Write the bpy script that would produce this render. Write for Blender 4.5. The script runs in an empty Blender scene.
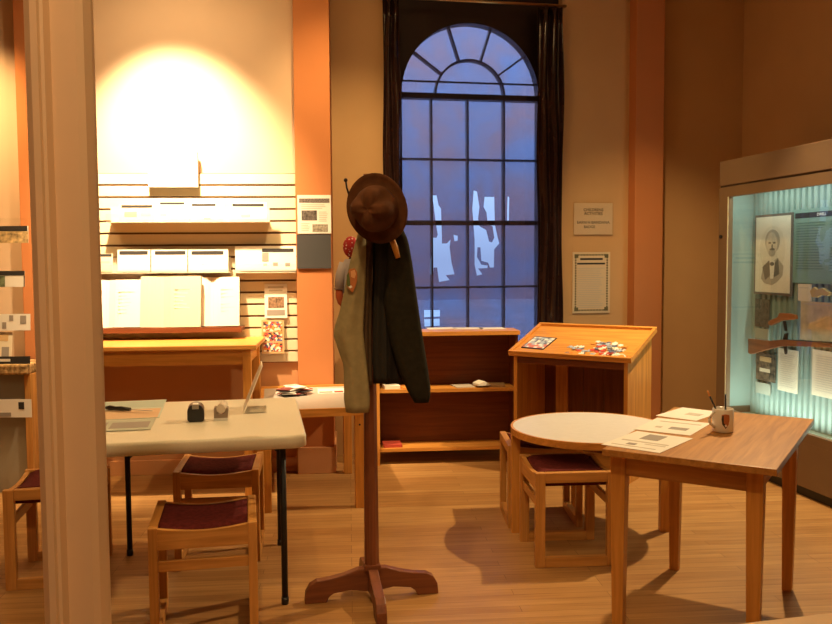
import bpy, bmesh, math, random
from mathutils import Vector, Matrix
random.seed(7)
S = bpy.context.scene
COL = S.collection
PI = math.pi

# ------------------------------------------------------------------ camera
F, PITCH, ROLL, H, PSI = 840.0, 0.0625, 0.0066, 1.44, 0.08
cps, sps = math.cos(PSI), math.sin(PSI)
def W(x, y, z=0.0):                       # surveyed position (along / across the view) -> room position
    return Vector((x*cps + y*sps, -x*sps + y*cps, z))
cp, sp = math.cos(PITCH), math.sin(PITCH)
cr, sr = math.cos(ROLL), math.sin(ROLL)
def rot_cam(v): return Vector((v[0]*cps+v[1]*sps, -v[0]*sps+v[1]*cps, v[2]))
X0, DN, FW = Vector((1,0,0)), Vector((0,-sp,-cp)), Vector((0,cp,-sp))
RT = cr*X0 + sr*DN
DW = -sr*X0 + cr*DN
RT, DW, FWr = rot_cam(RT), rot_cam(DW), rot_cam(FW)
cam = bpy.data.cameras.new('camera'); cam.sensor_width = 36; cam.lens = F/832*36
cam.clip_start = .05
co = bpy.data.objects.new('camera', cam); COL.objects.link(co)
M = Matrix.Identity(4)
for i in range(3):
    M[i][0] = RT[i]; M[i][1] = -DW[i]; M[i][2] = -FWr[i]
M[2][3] = H
co.matrix_world = M
S.camera = co
def ray(px, py): return RT*((px-416)/F) + DW*((py-312)/F) + FWr
O0 = Vector((0,0,H))
def on(px, py, p, n):
    d = ray(px, py); return O0 + d*((Vector(p)-O0).dot(n)/d.dot(n))
def at_z(px, py, z): return on(px, py, (0,0,z), Vector((0,0,1)))
def at_y(px, py, y): return on(px, py, (0,y,0), Vector((0,1,0)))
DEPTH = rot_cam(Vector((0,1,0)))
def at_d(px, py, d): return on(px, py, DEPTH*d, DEPTH)       # at a given distance along the view

class Frame:                              # a vertical plane: origin, angle; local x along it, local -y towards the room
    def __init__(s, p, a):
        s.p = Vector((p[0], p[1], 0)); s.a = a
        s.t = Vector((math.cos(a), math.sin(a), 0)); s.n = Vector((-math.sin(a), math.cos(a), 0))
    def hit(s, px, py, d=0):              # -> local (x, z) on the plane d in front of the face
        q = on(px, py, s.p - s.n*d, s.n); return ((q-s.p).dot(s.t), q.z)
    def at(s, x, y, z): return s.p + s.t*x + s.n*y + Vector((0,0,z))

# ------------------------------------------------------------------ materials
def srgb(r, g, b):
    f = lambda c: (c/255/12.92 if c/255 <= .04045 else ((c/255+.055)/1.055)**2.4)
    return (f(r), f(g), f(b), 1)
MATS = {}
def mat(name, col, rough=.6, spec=.4, noise=.0, scale=8, metal=0, bump=0, coat=0):
    if name in MATS: return MATS[name]
    m = bpy.data.materials.new(name); m.use_nodes = True; MATS[name] = m
    nt = m.node_tree; b = nt.nodes['Principled BSDF']
    c = col if len(col) == 4 else (*col, 1)
    b.inputs['Base Color'].default_value = c
    b.inputs['Roughness'].default_value = rough; b.inputs['Metallic'].default_value = metal
    b.inputs['Specular IOR Level'].default_value = spec
    b.inputs['Coat Weight'].default_value = coat
    tc = nt.nodes.new('ShaderNodeTexCoord'); n = nt.nodes.new('ShaderNodeTexNoise')
    n.inputs['Scale'].default_value = scale; n.inputs['Detail'].default_value = 6
    nt.links.new(tc.outputs['Object'], n.inputs['Vector'])
    if noise:
        r = nt.nodes.new('ShaderNodeValToRGB')
        r.color_ramp.elements[0].position = .3; r.color_ramp.elements[1].position = .7
        r.color_ramp.elements[0].color = (*[x*(1-noise) for x in c[:3]], 1)
        r.color_ramp.elements[1].color = (*[min(1, x*(1+noise)) for x in c[:3]], 1)
        nt.links.new(n.outputs['Fac'], r.inputs['Fac']); nt.links.new(r.outputs['Color'], b.inputs['Base Color'])
    if bump:
        bp = nt.nodes.new('ShaderNodeBump'); bp.inputs['Strength'].default_value = bump; bp.inputs['Distance'].default_value = .01
        nt.links.new(n.outputs['Fac'], bp.inputs['Height']); nt.links.new(bp.outputs['Normal'], b.inputs['Normal'])
    return m
def wood(name, dark, light, axis='x', rough=.42, fine=1.0):
    key = name+'_'+axis
    if key in MATS: return MATS[key]
    m = bpy.data.materials.new(key); m.use_nodes = True; MATS[key] = m
    nt = m.node_tree; b = nt.nodes['Principled BSDF']; b.inputs['Roughness'].default_value = rough
    b.inputs['Specular IOR Level'].default_value = .35
    tc = nt.nodes.new('ShaderNodeTexCoord'); mp = nt.nodes.new('ShaderNodeMapping')
    sc = {'x': (1.2, 22, 22), 'y': (22, 1.2, 22), 'z': (22, 22, 1.2)}[axis]
    mp.inputs['Scale'].default_value = [v*fine for v in sc]
    n = nt.nodes.new('ShaderNodeTexNoise'); n.inputs['Scale'].default_value = 2.2; n.inputs['Detail'].default_value = 8
    n.inputs['Distortion'].default_value = .6
    r = nt.nodes.new('ShaderNodeValToRGB'); r.color_ramp.elements[0].position = .32; r.color_ramp.elements[1].position = .68
    r.color_ramp.elements[0].color = (*dark, 1); r.color_ramp.elements[1].color = (*light, 1)
    L = nt.links.new
    L(tc.outputs['Object'], mp.inputs['Vector']); L(mp.outputs['Vector'], n.inputs['Vector'])
    L(n.outputs['Fac'], r.inputs['Fac']); L(r.outputs['Color'], b.inputs['Base Color'])
    return m
def oak(ax='x'): return wood('oak', (.42,.185,.045), (.62,.31,.085), ax)
def honey(ax='x'): return wood('honey_oak', (.50,.21,.04), (.70,.33,.075), ax)
def walnut(ax='x'): return wood('walnut', (.13,.04,.018), (.23,.075,.03), ax)
def shade_oak(ax='x'): return wood('red_oak', (.13,.034,.010), (.20,.056,.015), ax)  # oak with the shade inside bookcase and desk put into its colour

def floor_mat():
    m = bpy.data.materials.new('maple_floor'); m.use_nodes = True
    nt = m.node_tree; b = nt.nodes['Principled BSDF']; L = nt.links.new
    tc = nt.nodes.new('ShaderNodeTexCoord')
    br = nt.nodes.new('ShaderNodeTexBrick'); br.inputs['Scale'].default_value = 1
    br.inputs['Brick Width'].default_value = 1.1; br.inputs['Row Height'].default_value = .058
    br.inputs['Mortar Size'].default_value = .0012; br.inputs['Mortar Smooth'].default_value = .2
    br.offset = .37; br.offset_frequency = 3
    br.inputs['Color1'].default_value = (.44,.235,.085,1); br.inputs['Color2'].default_value = (.56,.33,.13,1)
    br.inputs['Mortar'].default_value = (.20,.095,.03,1)
    L(tc.outputs['Object'], br.inputs['Vector'])
    mp = nt.nodes.new('ShaderNodeMapping'); mp.inputs['Scale'].default_value = (1.0, 16, 1)
    n = nt.nodes.new('ShaderNodeTexNoise'); n.inputs['Scale'].default_value = 2.5; n.inputs['Detail'].default_value = 7
    L(tc.outputs['Object'], mp.inputs['Vector']); L(mp.outputs['Vector'], n.inputs['Vector'])
    n2 = nt.nodes.new('ShaderNodeTexNoise'); n2.inputs['Scale'].default_value = 1.3; n2.inputs['Detail'].default_value = 5
    L(tc.outputs['Object'], n2.inputs['Vector'])
    mx = nt.nodes.new('ShaderNodeMix'); mx.data_type = 'RGBA'; mx.blend_type = 'MULTIPLY'; mx.inputs['Factor'].default_value = .8
    r = nt.nodes.new('ShaderNodeValToRGB'); r.color_ramp.elements[0].position = .25; r.color_ramp.elements[1].position = .7
    r.color_ramp.elements[0].color = (.62,.52,.42,1); r.color_ramp.elements[1].color = (1,1,1,1)
    L(n.outputs['Fac'], r.inputs['Fac']); L(br.outputs['Color'], mx.inputs['A']); L(r.outputs['Color'], mx.inputs['B'])
    mx2 = nt.nodes.new('ShaderNodeMix'); mx2.data_type = 'RGBA'; mx2.blend_type = 'MULTIPLY'; mx2.inputs['Factor'].default_value = .6
    r2 = nt.nodes.new('ShaderNodeValToRGB'); r2.color_ramp.elements[0].position = .3; r2.color_ramp.elements[1].position = .65
    r2.color_ramp.elements[0].color = (.68,.62,.56,1); r2.color_ramp.elements[1].color = (1,1,1,1)
    L(n2.outputs['Fac'], r2.inputs['Fac']); L(mx.outputs['Result'], mx2.inputs['A']); L(r2.outputs['Color'], mx2.inputs['B'])
    L(mx2.outputs['Result'], b.inputs['Base Color'])
    b.inputs['Roughness'].default_value = .42; b.inputs['Specular IOR Level'].default_value = .35
    return m

def glass_mat(name, tint=(1,1,1), refl=1.0, rough=0.0, film=None):
    m = bpy.data.materials.new(name); m.use_nodes = True; MATS[name] = m
    nt = m.node_tree; nt.nodes.clear(); L = nt.links.new
    out = nt.nodes.new('ShaderNodeOutputMaterial')
    t = nt.nodes.new('ShaderNodeBsdfTransparent'); t.inputs['Color'].default_value = (*tint, 1)
    g = nt.nodes.new('ShaderNodeBsdfGlossy'); g.inputs['Roughness'].default_value = rough
    lw = nt.nodes.new('ShaderNodeFresnel'); lw.inputs['IOR'].default_value = 1.35
    mu = nt.nodes.new('ShaderNodeMath'); mu.operation = 'MULTIPLY'; mu.inputs[1].default_value = refl
    L(lw.outputs['Fac'], mu.inputs[0])
    mx = nt.nodes.new('ShaderNodeMixShader'); L(mu.outputs[0], mx.inputs['Fac'])
    L(g.outputs['BSDF'], mx.inputs[2])
    src = t.outputs['BSDF']
    if film:                              # cloudy old sheeting on the pane
        tr = nt.nodes.new('ShaderNodeBsdfTranslucent'); tr.inputs['Color'].default_value = (*film, 1)
        tc = nt.nodes.new('ShaderNodeTexCoord'); n = nt.nodes.new('ShaderNodeTexNoise')
        n.inputs['Scale'].default_value = 3.2; n.inputs['Detail'].default_value = 7; n.inputs['Distortion'].default_value = .5
        L(tc.outputs['Object'], n.inputs['Vector'])
        rp = nt.nodes.new('ShaderNodeValToRGB'); rp.color_ramp.elements[0].position = .3; rp.color_ramp.elements[1].position = .75
        rp.color_ramp.elements[0].color = (.15,)*3+(1,); rp.color_ramp.elements[1].color = (.6,)*3+(1,)
        L(n.outputs['Fac'], rp.inputs['Fac'])
        m2 = nt.nodes.new('ShaderNodeMixShader'); L(rp.outputs['Color'], m2.inputs['Fac'])
        L(src, m2.inputs[1]); L(tr.outputs['BSDF'], m2.inputs[2]); src = m2.outputs['Shader']
    L(src, mx.inputs[1]); L(mx.outputs['Shader'], out.inputs['Surface'])
    return m

PAPER = mat('white_paper', (.82,.80,.76), .8, .2)
PAPERB = mat('cream_paper', (.72,.64,.50), .8, .2)
INK = mat('printed_black', (.03,.028,.03), .6)
INKG = mat('printed_grey', (.30,.27,.25), .7)
INKL = mat('printed_light_grey', (.52,.48,.43), .7)
RED = mat('printed_red', (.55,.07,.05), .6)
BLUEP = mat('printed_blue', (.10,.16,.36), .6)
TAN = mat('printed_tan', (.60,.40,.20), .7)
GREENP = mat('printed_green', (.12,.24,.10), .7)
ORANGEP = mat('printed_orange', (.72,.28,.06), .6)
MAROON = mat('maroon_fabric', (.105,.018,.018), .95, .1, .25, 60, bump=.2)
LAMW = mat('white_laminate', (.68,.68,.68), .35, .4, .03, 30)
BLACKM = mat('black_metal', (.012,.012,.013), .45, .4)
BLACKP = mat('black_plastic', (.012,.012,.013), .3, .5)
CREAMPL = mat('cream_plastic', (.66,.62,.50), .42, .4, .03, 120, bump=.05)
WALLC = mat('wall_cream_paint', (.66,.49,.35), .9, .1, .03, 3)
WALLR = mat('wall_tan_paint', (.58,.37,.19), .9, .1, .03, 3)
ORANGE = mat('orange_paint', (.52,.205,.08), .85, .15, .03, 3)
WALLO = mat('rust_paint', (.60,.31,.15), .9, .1, .04, 3)
DARKW = mat('dark_brown_frame', (.014,.0065,.006), .35, .5, .2, 12)
CURT = mat('dark_glossy_drape', (.026,.012,.011), .14, .6, .2, 9)
POSTP = mat('post_paint', (.88,.62,.36), .5, .3, .03, 6)
CASEP = mat('case_paint', (.20,.13,.075), .55, .3, .03, 6)
TEAL = mat('teal_panel', (.28,.385,.36), .5, .35)
TEALP = mat('teal_print', (.20,.33,.30), .6)
CLEAR = glass_mat('clear_acrylic', (.98,.98,.97), .45)
CASEG = glass_mat('case_glass', (.97,.99,.985), .16)
PANE = glass_mat('window_glass', (.95,.96,.98), .8, 0)
FILM = None

# ------------------------------------------------------------------ mesh helpers
def BM(): return bmesh.new()
def box(bm, x0, x1, y0, y1, z0, z1, bev=0, mtx=None, mi=0):
    vs = [bm.verts.new(v) for v in ((x0,y0,z0),(x1,y0,z0),(x1,y1,z0),(x0,y1,z0),(x0,y0,z1),(x1,y0,z1),(x1,y1,z1),(x0,y1,z1))]
    fs = [bm.faces.new([vs[i] for i in f]) for f in ((3,2,1,0),(4,5,6,7),(0,1,5,4),(1,2,6,5),(2,3,7,6),(3,0,4,7))]
    for f in fs: f.material_index = mi
    if bev:
        es = list({e for f in fs for e in f.edges})
        r = bmesh.ops.bevel(bm, geom=es, offset=bev, segments=2, affect='EDGES', profile=.6)
        vs = list({v for f in r['faces'] for v in f.verts} | {v for v in vs if v.is_valid})
    if mtx is not None:
        bmesh.ops.transform(bm, matrix=mtx, verts=[v for v in vs if v.is_valid])
    return bm
def prism(bm, pts, d0, d1, plane='xz', mi=0):        # polygon extruded along the third axis
    def P(a, b, d): return {'xz': (a, d, b), 'yz': (d, a, b), 'xy': (a, b, d)}[plane]
    A = [bm.verts.new(P(a, b, d0)) for a, b in pts]; B = [bm.verts.new(P(a, b, d1)) for a, b in pts]
    fs = [bm.faces.new(A), bm.faces.new(B[::-1])]
    n = len(pts)
    for i in range(n): fs.append(bm.faces.new([A[(i+1) % n], A[i], B[i], B[(i+1) % n]]))
    for f in fs: f.material_index = mi
    bmesh.ops.recalc_face_normals(bm, faces=fs)
    return bm
def tube(bm, pts, r, seg=10, caps=True):
    pts = [Vector(p) for p in pts]; n = len(pts)
    rs = r if isinstance(r, (list, tuple)) else [r]*n
    rings = []
    for i, p in enumerate(pts):
        t = (pts[min(i+1, n-1)] - pts[max(i-1, 0)]).normalized()
        a = Vector((0,0,1)) if abs(t.z) < .9 else Vector((1,0,0))
        u = t.cross(a).normalized(); v = t.cross(u)
        rings.append([bm.verts.new(p + (u*math.cos(2*PI*k/seg) + v*math.sin(2*PI*k/seg))*rs[i]) for k in range(seg)])
    loft_faces(bm, rings, caps)
    return bm
def loft_faces(bm, rings, caps=True, smooth=True):
    fs = []
    for a, b in zip(rings, rings[1:]):
        m = len(a)
        for k in range(m):
            fs.append(bm.faces.new((a[k], a[(k+1) % m], b[(k+1) % m], b[k])))
    for f in fs: f.smooth = smooth
    if caps:
        fs += [bm.faces.new(rings[0][::-1]), bm.faces.new(rings[-1])]
    bmesh.ops.recalc_face_normals(bm, faces=fs)
def lathe(bm, prof, seg=32, fn=None, caps=False):
    rings = []
    for i, (r, z) in enumerate(prof):
        rg = []
        for k in range(seg):
            a = 2*PI*k/seg
            x, y, zz = r*math.cos(a), r*math.sin(a), z
            if fn: x, y, zz = fn(x, y, zz, a, i)
            rg.append(bm.verts.new((x, y, zz)))
        rings.append(rg)
    loft_faces(bm, rings, caps)
    return bm
def obj(name, bm, m, parent=None, loc=None, rot=None, bev=0, sub=0):
    me = bpy.data.meshes.new(name); bm.to_mesh(me); bm.free()
    for x in (m if isinstance(m, (list, tuple)) else [m]): me.materials.append(x)
    o = bpy.data.objects.new(name, me); COL.objects.link(o)
    if parent: o.parent = parent
    if loc is not None: o.location = loc
    if rot is not None: o.rotation_euler = rot
    if bev:
        b = o.modifiers.new('bevel', 'BEVEL'); b.width = bev; b.segments = 2; b.limit_method = 'ANGLE'
    if sub:
        s = o.modifiers.new('sub', 'SUBSURF'); s.levels = sub; s.render_levels = sub
    return o
def tag(o, label, cat, group=None, kind=None):
    o['label'] = label; o['category'] = cat
    if group: o['group'] = group
    if kind: o['kind'] = kind
    return o
def thing(name, label, cat, loc, rz=0, group=None):
    o = bpy.data.objects.new(name, None); COL.objects.link(o)
    o.empty_display_size = .1
    o.location = loc; o.rotation_euler = (0,0,rz)
    return tag(o, label, cat, group)
def struct(name, bm, m, parent=None, loc=None, rot=None, bev=0):
    o = obj(name, bm, m, parent, loc, rot, bev)
    if not parent: o['kind'] = 'structure'
    return o
def copy_tree(o, parent=None):
    c = o.copy(); COL.objects.link(c)
    if parent: c.parent = parent
    for ch in list(o.children): copy_tree(ch, c)
    return c
def B(x0, x1, y0, y1, z0, z1, bev=0): return box(BM(), x0, x1, y0, y1, z0, z1, bev)
def text_mesh(txt, size, m, parent, name, loc, rot=(PI/2,0,0), align='CENTER', xs=1.0):
    cu = bpy.data.curves.new('lettering', 'FONT'); cu.body = txt; cu.size = size; cu.align_x = align; cu.align_y = 'CENTER'
    cu.extrude = .0004
    o = bpy.data.objects.new('lettering_tmp', cu); COL.objects.link(o)
    bpy.context.view_layer.update()
    me = bpy.data.meshes.new_from_object(o.evaluated_get(bpy.context.evaluated_depsgraph_get()))
    bpy.data.objects.remove(o)
    me.materials.clear(); me.materials.append(m)
    me.name = name
    t = bpy.data.objects.new(name, me); COL.objects.link(t); t.parent = parent
    t.location = loc; t.rotation_euler = rot; t.scale = (xs,1,1)
    return t

# ------------------------------------------------------------------ room shell
A_W = 0.107                                           # window wall is turned a little from the slat wall
P_W = W(-.62, 6.12)                                   # left end of the window wall
FW_ = Frame(P_W, A_W)                                 # window wall frame
Y_SLAT = 5.74
FS_ = Frame((0, Y_SLAT), 0)                           # slat wall frame
ZC = 3.95
struct('floor', B(-4.4, 4.8, -1.6, 7.6, -.08, 0), floor_mat())
struct('ceiling', B(-4.4, 4.8, -1.6, 7.6, ZC, ZC+.1), mat('ceiling_paint', (.62,.5,.38), .9, .1))
xl = FS_.hit(297, 300)[0]
struct('wall_back', B(-4.3, xl+.12, Y_SLAT, Y_SLAT+.14, 0, ZC), WALLC)
struct('wall_left', B(-4.4, -4.3, -1.6, Y_SLAT+.14, 0, ZC), WALLC)
struct('wall_front', B(-4.4, 4.8, -1.7, -1.6, 0, ZC), WALLR)
# window wall with opening
wx0, wx1 = FW_.hit(387, 100)[0], FW_.hit(562, 100)[0]
wz0, wz1 = .42, FW_.hit(470, -12)[1]
bm = BM()
box(bm, -.5, wx0, 0, .34, 0, ZC); box(bm, wx1, 3.6, 0, .34, 0, ZC)
box(bm, wx0, wx1, 0, .34, 0, wz0); box(bm, wx0, wx1, 0, .34, wz1, ZC)
struct('wall_window', bm, WALLR, loc=FW_.p, rot=(0,0,A_W))
# lower part of the slat wall is painted rust
struct('trim_1', B(-4.3, xl+.1, -.012, 0, 0, .80), WALLO, loc=FS_.p)
# pilasters
def pilaster(name, fr, d, px0, px1, depth, base=True):
    x0, x1 = fr.hit(px0, 300, d)[0], fr.hit(px1, 300, d)[0]
    bm = BM(); box(bm, x0, x1, -d, depth, 0, ZC)
    o = struct(name, bm, ORANGE, loc=fr.p, rot=(0,0,fr.a), bev=.004)
    struct('plinth', B(x0-.012, x1+.012, -d-.02, depth, 0, .18), WALLO, parent=o, bev=.004)
    return x0, x1
pilaster('trim_2', FS_, .09, 297, 332.5, .45)
pilaster('trim_3', FS_, .09, 23, 62, .10)
pilaster('trim_4', FW_, .12, 634, 662, .0)
# right wall, square to the window wall, behind the display case
c_far = W(2.125, 5.91)
A_C = -(math.pi/2) + .20 - PSI                         # face direction, towards the camera
FC = Frame(c_far, A_C)                                 # local x towards camera, local +y into the case
bm = BM(); box(bm, -1.2, 7.9, .62, .74, 0, ZC)
struct('wall_right', bm, WALLR, loc=FC.p, rot=(0,0,A_C))
# baseboards
struct('baseboard_back', B(-4.3, xl, -.03, -.012, 0, .10), WALLO, loc=FS_.p, bev=.003)
x4 = FW_.hit(667, 300)[0]
struct('baseboard_window', B(x4, 3.0, -.02, 0, 0, .14), WALLR, loc=FW_.p, rot=(0,0,A_W), bev=.003)

# foreground opening the view is taken through: painted post and sill
A_O = math.atan2(1.43-1.13, .70+.50)-PSI
po = at_d(97, 624, 1.16)
FO = Frame(at_d(62, 400, 1.16), -PSI)
px0 = FO.hit(34, 312)[0]; px1 = FO.hit(91.5, 312)[0]
bm = BM()
w = px1-px0
prism(bm, [(px0,0),(px0+.013,-.012),(px0+.30*w,-.012),(px0+.315*w,-.018),(px0+.33*w,-.012),(px0+.38*w,-.010),(px0+.42*w,.004),
           (px1-.012,.006),(px1-.004,.012),(px1,.030),(px1,.040),(px0+.02,.040)], 0, ZC, 'xy')
struct('trim_5', bm, POSTP, loc=FO.p, rot=(0,0,FO.a))
ps = [at_z(725, 624.5, .80), at_z(845, 610.5, .80)]
dv = (ps[1]-ps[0]).normalized(); nv = Vector((-dv.y, dv.x, 0))
a_s = math.atan2(dv.y, dv.x)
struct('trim_6', B(-.9, 1.2, -.12, 0, -.035, 0), POSTP, loc=ps[0], rot=(0,0,a_s), bev=.004)
bm = BM(); box(bm, -.9, 1.2, -.10, -.02, -.80, -.035)
struct('wall_sill', bm, WALLR, loc=ps[0], rot=(0,0,a_s))

# ------------------------------------------------------------------ window
DG = .13                                              # the glass stands back in the wall
def wp(px, py, d=-DG): return FW_.hit(px, py, d)
gx0, gx1 = wp(401, 150)[0], wp(536.5, 150)[0]
cx = (gx0+gx1)/2; R = (gx1-gx0)/2
zs = wp(468, 25)[1] - R                               # springing height
wn = bpy.data.objects.new('window_1', None); COL.objects.link(wn); wn['kind'] = 'structure'
wn.location = FW_.p; wn.rotation_euler = (0,0,A_W)
zb = .62
bm = BM(); NA = 32
arc = [(cx - R*math.cos(PI*i/NA), zs + R*math.sin(PI*i/NA)) for i in range(NA+1)]
for (xa, za), (xb, zb_) in zip(arc, arc[1:]):
    prism(bm, [(xa,za),(xb,zb_),(xb,wz1),(xa,wz1)], DG-.05, DG+.05)
box(bm, wx0, gx0, DG-.05, DG+.05, wz0, wz1); box(bm, gx1, wx1, DG-.05, DG+.05, wz0, wz1)
box(bm, gx0, gx1, DG-.05, DG+.05, wz0, zb)
obj('window_frame', bm, DARKW, wn)
bm = BM()
pts = [(gx0-.01, zb), (gx1+.01, zb)] + [(cx + (R+.01)*math.cos(PI*i/NA), zs + (R+.01)*math.sin(PI*i/NA)) for i in range(NA+1)]
prism(bm, pts, DG+.012, DG+.018)
obj('window_pane', bm, PANE, wn)
bm = BM()
mh = .012
for px in (431.5, 467.5, 503.5):
    x = wp(px, 200)[0]; box(bm, x-.007, x+.007, DG-.02, DG+.035, zb, zs+.01)
for py, h in ((160, .007), (223, .018), (287, .008), (350, .008)):
    z = wp(468, py)[1]; box(bm, gx0, gx1, DG-.025, DG+.035, z-h, z+h)
box(bm, gx0, gx1, DG-.035, DG+.04, zs-.030, zs+.012)
zt = wp(468, 83.5)[1]; box(bm, gx0, gx1, DG-.03, DG-.015, zt-.006, zt+.006)
ri = R*.52
arc2 = [(cx - ri*math.cos(PI*i/24), zs + ri*math.sin(PI*i/24)) for i in range(25)]
for (xa, za), (xb, zb_) in zip(arc2, arc2[1:]):
    k = (ri-.016)/ri
    q = lambda x, z: (cx+(x-cx)*k, zs+(z-zs)*k)
    prism(bm, [(xa,za),(xb,zb_),q(xb,zb_),q(xa,za)], DG-.02, DG+.035)
for a in (36, 72, 108, 144):
    a = math.radians(a); c, s = math.cos(a), math.sin(a); hw = .007
    p = lambda r, o: (cx + r*c - o*s, zs + r*s + o*c)
    prism(bm, [p(ri-.01,-hw), p(R+.01,-hw), p(R+.01,hw), p(ri-.01,hw)], DG-.02, DG+.035)
obj('muntins', bm, DARKW, wn)
# torn bluish film over the panes, holes show the brighter sky
fm = bpy.data.materials.new('dusky_film'); fm.use_nodes = True
nt = fm.node_tree; nt.nodes.clear(); L = nt.links.new
o_ = nt.nodes.new('ShaderNodeOutputMaterial'); t_ = nt.nodes.new('ShaderNodeBsdfTranslucent'); d_ = nt.nodes.new('ShaderNodeBsdfTransparent')
g_ = nt.nodes.new('ShaderNodeBsdfGlossy'); g_.inputs['Roughness'].default_value = .05; g_.inputs['Color'].default_value = (.8,.8,.9,1)
tc = nt.nodes.new('ShaderNodeTexCoord'); n_ = nt.nodes.new('ShaderNodeTexNoise'); n_.inputs['Scale'].default_value = 2.6; n_.inputs['Detail'].default_value = 6; n_.inputs['Distortion'].default_value = .8
rp_ = nt.nodes.new('ShaderNodeValToRGB'); rp_.color_ramp.elements[0].position = .32; rp_.color_ramp.elements[1].position = .68
rp_.color_ramp.elements[0].color = (.66,.50,.52,1); rp_.color_ramp.elements[1].color = (.52,.54,.66,1)
L(tc.outputs['Object'], n_.inputs['Vector']); L(n_.outputs['Fac'], rp_.inputs['Fac']); L(rp_.outputs['Color'], d_.inputs['Color']); L(rp_.outputs['Color'], t_.inputs['Color'])
x_ = nt.nodes.new('ShaderNodeMixShader'); x_.inputs['Fac'].default_value = .10; y_ = nt.nodes.new('ShaderNodeMixShader'); y_.inputs['Fac'].default_value = .03
L(d_.outputs[0], x_.inputs[1]); L(t_.outputs[0], x_.inputs[2]); L(x_.outputs[0], y_.inputs[1]); L(g_.outputs[0], y_.inputs[2]); df = nt.nodes.new('ShaderNodeBsdfDiffuse'); df.inputs['Color'].default_value = (.5,.42,.42,1); z_ = nt.nodes.new('ShaderNodeMixShader'); z_.inputs['Fac'].default_value = .04
L(y_.outputs[0], z_.inputs[1]); L(df.outputs[0], z_.inputs[2]); L(z_.outputs[0], o_.inputs[0])
cu = bpy.data.curves.new('film_outline', 'CURVE'); cu.dimensions = '2D'; cu.fill_mode = 'BOTH'; cu.extrude = .0006
def spline(q):
    sp_ = cu.splines.new('POLY'); sp_.points.add(len(q)-1); sp_.use_cyclic_u = True
    for p_, (a, b) in zip(sp_.points, q): p_.co = (a, b, 0, 1)
spline([(gx0-.004, zb), (gx1+.004, zb)] + [(cx + (R+.004)*math.cos(PI*i/NA), zs + (R+.004)*math.sin(PI*i/NA)) for i in range(NA+1)])
def hole(pts, ox, oy, sc): spline([wp(ox+a/sc, oy+b/sc, -(DG-.043)) for a, b in pts])
hole([(90,80),(112,80),(122,130),(135,150),(140,300),(140,330),(165,330),(185,310),(180,350),(190,430),(205,490),(160,495),(180,520),
       (125,530),(115,455),(97,455),(95,495),(78,490),(78,420),(90,370),(85,300),(112,300),(118,285),(105,200),(98,140)], 415, 180, 5.2)
hole([(305,55),(322,60),(335,140),(328,200),(335,240),(370,260),(385,320),(400,325),(412,300),(403,240),(378,232),(372,170),(357,140),(362,88),(412,88),
       (415,230),(430,300),(438,330),(412,360),(410,455),(390,455),(380,430),(345,420),(340,350),(325,350),(322,400),(345,440),(378,445),(376,458),(328,460),(350,490),(322,497),(310,440),(310,310),(298,150)], 415, 180, 5.2)
hole([(482,85),(490,90),(489,150),(488,235),(479,235),(479,160)], 415, 180, 5.2)
hole([(118,520),(173,520),(173,542),(118,545)], 390, 160, 3.466)
hole([(118,552),(172,550),(172,574),(120,577)], 390, 160, 3.466)
hole([(200,285),(222,290),(222,315),(205,318)], 415, 180, 5.2)
co_ = bpy.data.objects.new('film_tmp', cu); COL.objects.link(co_)
bpy.context.view_layer.update()
me = bpy.data.meshes.new_from_object(co_.evaluated_get(bpy.context.evaluated_depsgraph_get())); bpy.data.objects.remove(co_)
me.materials.clear(); me.materials.append(fm); me.transform(Matrix.Rotation(PI/2, 4, 'X'))
fl = bpy.data.objects.new('window_film', me); COL.objects.link(fl)
fl.location = FW_.at(0, DG-.043, 0); fl.rotation_euler = (0,0,A_W)
tag(fl, 'torn bluish film stretched over the arched window panes', 'window film')

# drapes
def drape(x0, x1, z0, z1, amp, waves, label):
    bm = BM(); nx, nz = 60, 24; g = []
    for j in range(nz+1):
        z = z1 + (z0-z1)*j/nz; row = []
        for i in range(nx+1):
            u = i/nx
            x = x0 + (x1-x0)*u + .006*math.sin(j*.5+u*5)
            y = amp*math.sin(u*waves*2*PI + .5*math.sin(j*.35)) + .006*math.sin(j*.9+u*13)
            row.append(bm.verts.new((x-x0, y, z-z0)))
        g.append(row)
    for j in range(nz):
        for i in range(nx):
            f = bm.faces.new((g[j][i], g[j][i+1], g[j+1][i+1], g[j+1][i])); f.smooth = True
    o = obj('window_drape', bm, CURT, loc=FW_.at(x0, -.055, z0), rot=(0,0,A_W))
    s = o.modifiers.new('solid', 'SOLIDIFY'); s.thickness = .003
    tag(o, label, 'drape', 'dark drapes beside the window')
zt_ = FW_.hit(470, 3, .05)[1]
drape(FW_.hit(384, 200, .05)[0], FW_.hit(401, 200, .05)[0], .35, zt_, .014, 2.2, 'dark glossy drape hanging left of the arched window')
drape(FW_.hit(537, 200, .05)[0], FW_.hit(562, 200, .05)[0], .35, zt_, .018, 2.6, 'dark glossy drape hanging right of the arched window')
rd = thing('curtain_rod', 'thin brass curtain rod over the arched window', 'curtain rod', FW_.at(0, -.055, zt_+.012), A_W)
xa, xb = FW_.hit(380, 2, .05)[0], FW_.hit(566, 2, .05)[0]
obj('rod', tube(BM(), [(xa,0,0),(xb,0,0)], .010), mat('brass', (.6,.42,.2), .3, .5, metal=1), rd)
for x in (xa+.02, xb-.02):
    obj('bracket', B(x-.01, x+.01, 0, .055, -.012, .012, .002), MATS['brass'], rd)

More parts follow.
